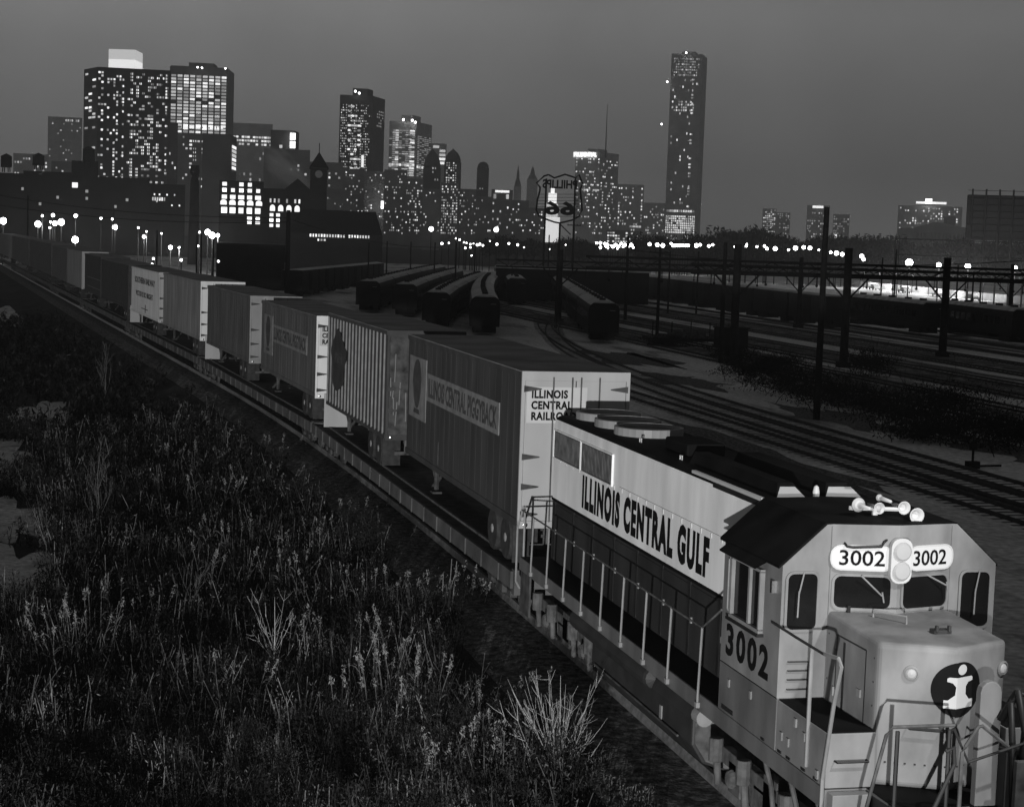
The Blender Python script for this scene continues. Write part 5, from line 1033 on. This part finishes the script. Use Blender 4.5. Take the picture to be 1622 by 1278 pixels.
def branches(s, base, d, ln, r, depth, rnd, spread=.5, up=.25, ratio=.72, kids=(2, 3)):
    n = 4; pts = [np.array(base, float)]; d = np.array(d, float); d /= np.linalg.norm(d)
    for i in range(n): d = d+rnd.normal(size=3)*.09+np.array((0, 0, up*.12)); d /= np.linalg.norm(d); pts.append(pts[-1]+d*ln/n)
    s.tube(pts, list(np.linspace(r, r*.45, n+1)), 4 if r < .02 else 5, cap=False)
    if depth <= 0: return
    for k_ in range(rnd.integers(kids[0], kids[1]+1)):
        t_ = rnd.uniform(.3, 1.); i = min(n-1, int(t_*n)); p = pts[i]+(pts[i+1]-pts[i])*(t_*n-i); e_ = d+rnd.normal(size=3)*spread; e_[2] += up; branches(s, p, e_, ln*ratio*rnd.uniform(.7, 1.1), max(.0035, r*.55), depth-1, rnd, spread, up, ratio, kids)
protos = []
for k_ in range(4):
    rnd = np.random.default_rng(50+k_); T = thing('bare_tree', '', 'tree'); s = MB()
    MB().tube([(0, 0, 0), (.1, 0, 3), (0, .1, 5)], [.4, .3, .22], 6).build('trunk', 'tree_dark', T)
    for j in range(9): branches(s, (0, 0, 2+j*.4), (rnd.normal()*.7, rnd.normal()*.7, .8), 4.2, .11, 2, rnd, .55)
    Pl = leafcloud(2600, 11, 11, 8.5, .3, 2.2, k_); V_ = quads(Pl, .30, rnd, .6)
    nb = len(s.v); s.v += [tuple(x) for x in V_]; s.f += [(nb+4*i, nb+4*i+1, nb+4*i+2, nb+4*i+3) for i in range(len(V_)//4)]
    s.build('crown', 'tree_dark', T); protos.append(T)
used = set(); tr = random.Random(3)
def tree_at(px, ytop, D, lb, grp):
    k_ = tr.randrange(4); o = protos[k_] if k_ not in used else copy_tree(protos[k_]); used.add(k_)
    p = pd(px, 390, D); h = zat(px, ytop, D)+2; o.location = (p[0], p[1], -2); sc = h/10.5; o.scale = (sc*tr.uniform(1., 1.4), sc*1.2, sc); o.rotation_euler = (0, 0, tr.uniform(0, 6)); o['label'] = lb; o['group'] = grp
for px in range(1018, 1060, 13): tree_at(px, 378+tr.uniform(-2, 3), 760, 'dark bare tree left of the foot of the tallest tower', 'trees left of the tallest tower')
for px in range(1104, 1150, 12): tree_at(px, 379+tr.uniform(-3, 2), 740, 'dark bare tree in the low clump just right of the tallest tower', 'trees right of the tallest tower')
for px in range(1152, 1225, 11): tree_at(px, 369+tr.uniform(-2, 5), 720, 'dark bare tree in the highest clump, left of the tall wooden pole', 'tallest clump of trees')
for px in range(1232, 1312, 13): tree_at(px, 380+tr.uniform(-2, 3), 760, 'dark bare tree in the low belt behind the lamp row', 'trees behind the lamp row')
for px in range(1316, 1424, 11): tree_at(px, 377+tr.uniform(-2, 2)+(px-1316)*.06, 740, 'dark bare tree in the even belt left of the museum', 'trees left of the museum')
for px in range(1432, 1640, 17): tree_at(px, 388+tr.uniform(-2, 2), 700, 'dark bare tree in front of the museum', 'trees in front of the museum')
for px in range(776, 860, 14): tree_at(px, 378+tr.uniform(-2, 4), 800, 'dark bare tree left of the shield sign', 'trees left of the shield sign')
for px in range(880, 945, 13): tree_at(px, 382+tr.uniform(-2, 4), 800, 'dark bare tree right of the shield sign', 'trees right of the shield sign')
def bush(px, py, w, h, lb, n=5200, grp=None, z=-2., D=None):
    p = gp(px, py, z); T = thing('bush', lb, 'bush', (p[0], p[1], z), group=grp); rnd = np.random.default_rng(int(px)); s = MB()
    for j in range(10): branches(s, (rnd.normal()*w*.15, rnd.normal()*w*.15, 0), (rnd.normal()*.8, rnd.normal()*.8, 1), h*.75, .03, 2, rnd, .5)
    s.build('stems', 'bush_dark', T); npmesh('leaves', quads(leafcloud(n, w*.9, w*.7, h*.8, .1, 0, int(px)), .05, rnd), 'bush_dark', T)
BB = [(1160, 572, 5, 1.8, 'round dark bush at the left end of the long bush strip'), (1195, 605, 8, 2.4, 'broad dark bush in front of the tall wooden pole, left side'), (1250, 625, 9, 2.5, 'dark bush mound just left of the tall wooden pole'), (1225, 590, 6, 2.0, 'small dark bush behind the bush mounds'), (1310, 640, 9, 2.4, 'dark bush mound just right of the tall wooden pole'), (1378, 596, 5.5, 2.8, 'spiky bush at the foot of the thick gantry post'),
      (1375, 655, 9, 2.2, 'low dark bush in the middle of the bush strip'), (1440, 680, 9, 2.4, 'dark bush right of the middle of the strip'), (1500, 665, 8, 3.0, 'tall tangled bush near the right of the strip'), (1560, 700, 9, 2.3, 'dark bush second from the right edge'), (1612, 715, 9, 2.2, 'dark bush cut by the right edge'), (1060, 548, 6, 1.4, 'low scrub in front of the debris wagon'), (1470, 700, 6, 1.6, 'low scrub in front of the dark bushes')]
for b in BB: bush(*b)
# ------------------------------------------------------------------ foreground: snow patches, painted ground glow, weeds, plume reeds, bare saplings
def patch(cx, cy, rx, ry, seed):
    g_ = random.Random(seed); pts = []
    for k_ in range(40):
        a = 2*math.pi*k_/40; r_ = 1+.22*math.sin(3*a+seed)+.15*math.sin(7*a+2*seed)+.1*g_.uniform(-1, 1); pts.append((cx+rx*r_*math.cos(a), cy+ry*r_*math.sin(a), -1.19))
    structure(MB().add(pts, [tuple(range(40))]).build('snow_or_glow_patch', 'snow_or_glow'))
patch(-12.3, 27.5, 1.4, 4.5, 1); patch(-12.9, 36.5, 1.5, 4.6, 2); patch(-13.6, 52, 1.6, 6, 3); patch(-12.1, 70, 1.3, 5, 4); patch(-12.4, 46, .8, 2.2, 6); patch(-19.5, 150, 3.2, 42, 7); patch(-24, 235, 4, 50, 8)  # last two are no snow: they paint a pale glow on the ground
soil('weed', [(.3, .003), (.5, .008), (.62, .022), (.75, .08)], 1.3, fine=14., bump=.0)
mat('plume', .17, .9, var=.25, scale=6); mat('dry_stem', .08, .9, var=.4, scale=5)
def weed_field(n, x0, x1, y0, y1, hmin, hmax, leaves, size, seed, ok, name):
    g_ = np.random.default_rng(seed); X = g_.uniform(x0, x1, n); Y = g_.uniform(y0, y1, n)
    cl = np.sin(X*1.7+Y*.9+seed)+np.sin(X*.8-Y*1.3)+np.sin(X*3.1+Y*2.2); keep = ok(X, Y) & (cl > -1.0+.8*g_.normal(size=n)); X = X[keep]; Y = Y[keep]; cl = cl[keep]; n = len(X)
    H = g_.uniform(hmin, hmax, n)*(1+.18*cl)
    xcv = np.array([xc(v) for v in Y]); dx = np.abs(X-xcv)
    Zg = np.interp(-dx, [-400, -6.2, -4.6, -2.7, 0], [-1.2, -1.2, -.95, -.34, -.3])
    lean = g_.normal(size=(n, 2))*.22
    t_ = g_.random((n, leaves))**.8; R_ = .05+.16*H[:, None]*t_*g_.random((n, leaves)); A_ = g_.uniform(0, 6.28, (n, leaves))
    Px = X[:, None]+lean[:, :1]*t_*H[:, None]+R_*np.cos(A_); Py = Y[:, None]+lean[:, 1:]*t_*H[:, None]+R_*np.sin(A_); Pz = Zg[:, None]+t_*H[:, None]
    P_ = np.stack([Px, Py, Pz], -1).reshape(-1, 3); V1 = quads(P_, size, g_, .5)
    w_ = .012; b0 = np.stack([X, Y, Zg], -1); b1 = np.stack([X+lean[:, 0]*H, Y+lean[:, 1]*H, Zg+H], -1); o_ = np.array((w_, w_*.4, 0))
    V2 = np.stack([b0-o_, b0+o_, b1+o_*.5, b1-o_*.5], 1).reshape(-1, 3)
    o = npmesh(name, np.concatenate([V1, V2]), 'weed'); o['kind'] = 'stuff'; return o
def okf(X, Y):
    c_ = np.array([xc(v) for v in Y]); r_ = X < c_-2.95-.5*np.sin(Y*.7)-np.clip((Y-22)*.012, 0, 1.2)
    for cx, cy, rx, ry in ((-12.3, 27.5, 1.3, 4.2), (-12.9, 36.5, 1.4, 4.3), (-13.6, 52, 1.5, 5.6), (-12.1, 70, 1.2, 4.6)): r_ &= (((X-cx)/rx)**2+((Y-cy)/ry)**2) > 1
    return r_
weed_field(5200, -14, -2, 3, 26, .3, .95, 64, .017, 21, okf, 'weeds')
weed_field(5600, -16, -3, 24, 60, .35, 1.0, 32, .03, 22, okf, 'weeds')
weed_field(5200, -26, -3.5, 58, 150, .4, 1.1, 14, .07, 23, okf, 'weeds')
def reed_clump(px, py, n, h, spread, lb, seed, z=-1.1, heads=True):
    p = gp(px, py, z); g_ = random.Random(seed); T = thing('plume_reeds', lb, 'reeds', (p[0], p[1], z), group='clumps of plume reeds'); st = MB(); HP = []; gg = np.random.default_rng(seed)
    for i in range(n):
        x_, y_ = g_.gauss(0, spread), g_.gauss(0, spread); hh = h*g_.uniform(.72, 1.12); lx, ly = x_*.35+g_.gauss(0, .1), y_*.35+g_.gauss(0, .1)
        pts = [(x_+lx*t_*t_, y_+ly*t_*t_, hh*t_) for t_ in (0, .35, .7, 1.)]; st.tube(pts, [.011, .01, .008, .006], 4, cap=False)
        m_ = 34; tt = gg.random(m_); ph = g_.uniform(.16, .30); wd = .028*np.sin(np.pi*np.clip(tt*.9+.08, 0, 1)); dr = np.array((lx, ly, 1.)); dr /= np.linalg.norm(dr)
        HP.append(np.array(pts[-1])-dr*.06+tt[:, None]*ph*dr+gg.normal(size=(m_, 3))*wd[:, None])
        for q in range(3):
            z_ = hh*g_.uniform(.25, .8); a = g_.uniform(0, 6.28); k2 = z_/hh; b_ = np.array((x_+lx*k2*k2, y_+ly*k2*k2, z_)); e_ = b_+np.array((.2*math.cos(a), .2*math.sin(a), .12)); st.tube([b_, (b_+e_)/2+np.array((0, 0, .04)), e_], [.006, .012, .002], 3, cap=False)
    st.build('stems', 'dry_stem', T); npmesh('plumes', quads(np.concatenate(HP), .013, gg, .5), 'plume', T)
RC = [(640, 1170, 14, 1.5, .35, 'tall plume reeds left of the big bare sapling'), (600, 1140, 9, 1.4, .3, 'plume reeds leaning left in the lower middle'), (735, 1185, 10, 1.1, .3, 'plume reeds just left of the big bare sapling, short and pale'), (725, 1010, 16, 1.3, .35, 'dense plume reeds below the front flat car'), (700, 1000, 8, 1.1, .3, 'sparse plume reeds beside the ballast'), (610, 1000, 12, 1.3, .4, 'plume reeds in the middle of the weeds'), (545, 1175, 5, 1.2, .25, 'few pale plumes near the bottom, left of middle'), (680, 1278, 8, 1.0, .25, 'plume reeds at the bottom edge in the middle'), (730, 1278, 6, 1.2, .2, 'plume reeds at the bottom edge left of the sapling'), (760, 1278, 8, 1.3, .25, 'pale plume reeds at the bottom edge under the sapling'), (815, 1180, 9, 1.2, .25, 'plume reeds at the left foot of the big sapling'),
      (130, 1055, 12, 1.4, .3, 'upright plume reeds standing alone at the left'), (100, 1080, 6, 1.2, .3, 'thin plume reeds left of the lone upright clump'), (590, 905, 10, 1.1, .4, 'plume reeds halfway up the slope'), (540, 860, 10, 1.1, .4, 'plume reeds under the ribbed trailer'), (500, 900, 9, 1.2, .4, 'plume reeds above the small bare sapling'), (470, 960, 8, 1.2, .4, 'plume reeds right above the small sapling'), (380, 900, 9, 1.2, .4, 'plume reeds in the dark centre of the weeds'), (420, 800, 9, 1.2, .5, 'plume reeds below the fourth trailer'), (300, 760, 10, 1.3, .6, 'plume reeds between the tall sapling and the track'), (250, 700, 10, 1.3, .6, 'plume reeds right of the thin tall sapling'), (340, 820, 8, 1.3, .5, 'plume reeds left of the dark centre'), (450, 740, 8, 1.1, .5, 'plume reeds near the ballast shoulder'), (330, 960, 6, 1.3, .4, 'thin reeds left of the small bare sapling'), (380, 1130, 5, 1.0, .3, 'few plumes under the small bare sapling'), (650, 1070, 10, 1.2, .35, 'pale plume reeds right of centre'), (520, 1060, 8, 1.1, .35, 'plume reeds right of the small sapling'), (220, 1010, 5, 1.0, .4, 'low reeds right of the lone upright clump'), (560, 780, 8, 1.0, .35, 'plume reeds just beside the ballast under the front trailer'), (620, 850, 8, 1.0, .35, 'plume reeds below the side sill of the front flat car')]
for i, b in enumerate(RC): reed_clump(*b, seed=100+i)
def sapling(px, py, h, n, lb, seed, spread, z=-1.15, ln=.55, r=.022, depth=3, m='twig_pale'):
    p = gp(px, py, z); T = thing('bare_sapling', lb, 'sapling', (p[0], p[1], z)); rnd = np.random.default_rng(seed); s = MB()
    tp = [(0, 0, 0), (.02*h, 0, h*.35), (.0, .02*h, h*.65), (.03*h, 0, h)]; MB().tube(tp, [r*1.5, r*1.1, r*.7, r*.25], 6, cap=False).build('trunk', m, T)
    for j in range(n):
        t_ = (j+.5)/n*.8+.04; z_ = h*t_; a = rnd.uniform(0, 6.28); branches(s, (.02*h*t_, 0, z_), (spread*math.cos(a), spread*math.sin(a), 1.), h*ln*(1-t_*.7), r*.62*(1-t_*.5), depth, rnd, .32, .35, .62, (2, 3))
    s.build('twigs', m, T)
def fan_sapling(px, py, h, n, lb, seed, z=-1.15, wide=(.15, .75), rr=1.):
    p = gp(px, py, z); T = thing('bare_sapling', lb, 'sapling', (p[0], p[1], z)); g_ = np.random.default_rng(seed); s = MB()
    MB().tube([(0, 0, 0), (.01, 0, h*.25), (.02, .01, h*.6), (.0, .02, h)], [.017, .014, .009, .003], 6, cap=False).build('trunk', 'twig_pale', T)
    for k_ in range(n):
        z0 = g_.uniform(.05, .55)*h*.8; a = g_.uniform(0, 6.28); tilt = g_.uniform(*wide); ln = g_.uniform(.45, .85)*h*(1-.35*z0/h); d = np.array((math.cos(a)*tilt, math.sin(a)*tilt, 1.)); d /= np.linalg.norm(d); b0 = np.array((.01, 0, z0)); pts = [b0]
        for q in range(6): d = d+np.array((0, 0, .05))+g_.normal(size=3)*.035; d /= np.linalg.norm(d); pts.append(pts[-1]+d*ln/6)
        s.tube(pts, [rr*v for v in (.0075, .007, .006, .005, .004, .003, .0018)], 4, cap=False)
        for q in range(g_.integers(3, 8)):
            t_ = g_.uniform(.25, .95)*6; i_ = min(5, int(t_)); b = pts[i_]+(pts[i_+1]-pts[i_])*(t_-i_); e = d+g_.normal(size=3)*.45; e /= np.linalg.norm(e); l2 = g_.uniform(.1, .32); s.tube([b, b+e*l2*.5, b+e*l2+np.array((0, 0, .03))], [.004, .003, .0015], 3, cap=False)
    s.build('twigs', 'twig_pale', T)
fan_sapling(880, 1300, 2.4, 54, 'big pale bare sapling at the bottom edge in front of the locomotive', 5, wide=(.15, .95), rr=.8)
fan_sapling(432, 1090, 1.9, 12, 'small bare sapling with few branches in the left middle', 6, wide=(.5, 1.3), rr=.6)
sapling(153, 860, 3.0, 12, 'thin tall bare sapling beside the snow patches', 7, .3, r=.012, depth=2, ln=.4, m='dry_stem')
sapling(300, 1000, 1.6, 8, 'faint bare shrub between the lone reeds and the small sapling', 8, .5, r=.006, depth=2, m='dry_stem')
sapling(165, 640, 3.2, 10, 'faint bare sapling far up the slope near the snow patches', 9, .3, r=.02, depth=2, ln=.4, m='dry_stem')
soil('pale_weed', [(.36, .006), (.47, .025), (.56, .09), (.68, .22)], .9, fine=14., bump=.0)
for q in ((3000, -13.5, -2.4, 2.5, 11, .35, .85, 34, .0125, 41, 'dry_weeds'), (2600, -13.5, -2.6, 9, 30, .5, 1.15, 20, .014, 42, 'dry_stalks'), (2200, -15, -3, 26, 60, .5, 1.2, 14, .022, 43, 'dry_stalks')):
    o = weed_field(*q[:10], okf, q[10]); o.data.materials.clear(); o.data.materials.append(MATS['pale_weed'])
o = weed_field(1500, -6.2, -2.1, 2, 9.5, .12, .4, 26, .014, 31, lambda X, Y: X < -2.1, 'scrub'); o.data.materials.clear(); o.data.materials.append(MATS['pale_weed'])
# ------------------------------------------------------------------ smoke drifting up beside the station
p = pd(452, 268, 640); sk = MB().ball((0, 0, 0), 1., 14).build('smoke', 'steel_dark'); sk.location = p; sk.scale = (15, 6, 6); sk.rotation_euler = (0, math.radians(38), 0); sk['kind'] = 'stuff'
sm_ = bpy.data.materials.new('smoke_air'); sm_.use_nodes = True; t = sm_.node_tree; t.nodes.remove(t.nodes['Principled BSDF'])
pv = t.nodes.new('ShaderNodeVolumePrincipled'); pv.inputs['Color'].default_value = (.95, .95, .95, 1); co = t.nodes.new('ShaderNodeTexCoord'); n_ = t.nodes.new('ShaderNodeTexNoise'); n_.inputs['Scale'].default_value = 2.6; n_.inputs['Detail'].default_value = 5
t.links.new(co.outputs['Object'], n_.inputs['Vector']); vl = t.nodes.new('ShaderNodeVectorMath'); vl.operation = 'LENGTH'; t.links.new(co.outputs['Object'], vl.inputs[0])
ma = t.nodes.new('ShaderNodeMath'); ma.operation = 'SUBTRACT'; t.links.new(n_.outputs['Fac'], ma.inputs[0]); mb = t.nodes.new('ShaderNodeMath'); mb.operation = 'MULTIPLY'; mb.inputs[1].default_value = .62; t.links.new(vl.outputs['Value'], mb.inputs[0]); t.links.new(mb.outputs[0], ma.inputs[1])
mc = t.nodes.new('ShaderNodeMath'); mc.operation = 'MULTIPLY'; mc.inputs[1].default_value = .5; mc.use_clamp = True; t.links.new(ma.outputs[0], mc.inputs[0]); t.links.new(mc.outputs[0], pv.inputs['Density'])
t.links.new(pv.outputs[0], [n for n in t.nodes if n.type == 'OUTPUT_MATERIAL'][0].inputs['Volume']); sk.data.materials.clear(); sk.data.materials.append(sm_)
# ------------------------------------------------------------------ haze: the smoky dusk air over the city
hz = bx(-900, 1900, -60, 3400, -3.5, 330).build('haze', 'steel_dark'); hz['kind'] = 'stuff'; hz.display_type = 'WIRE'
hm = bpy.data.materials.new('haze_air'); hm.use_nodes = True; t = hm.node_tree; t.nodes.remove(t.nodes['Principled BSDF'])
pv = t.nodes.new('ShaderNodeVolumePrincipled'); pv.inputs['Color'].default_value = (.9, .9, .9, 1); pv.inputs['Density'].default_value = .00016; pv.inputs['Anisotropy'].default_value = .2
t.links.new(pv.outputs[0], [n for n in t.nodes if n.type == 'OUTPUT_MATERIAL'][0].inputs['Volume']); hz.data.materials.clear(); hz.data.materials.append(hm)
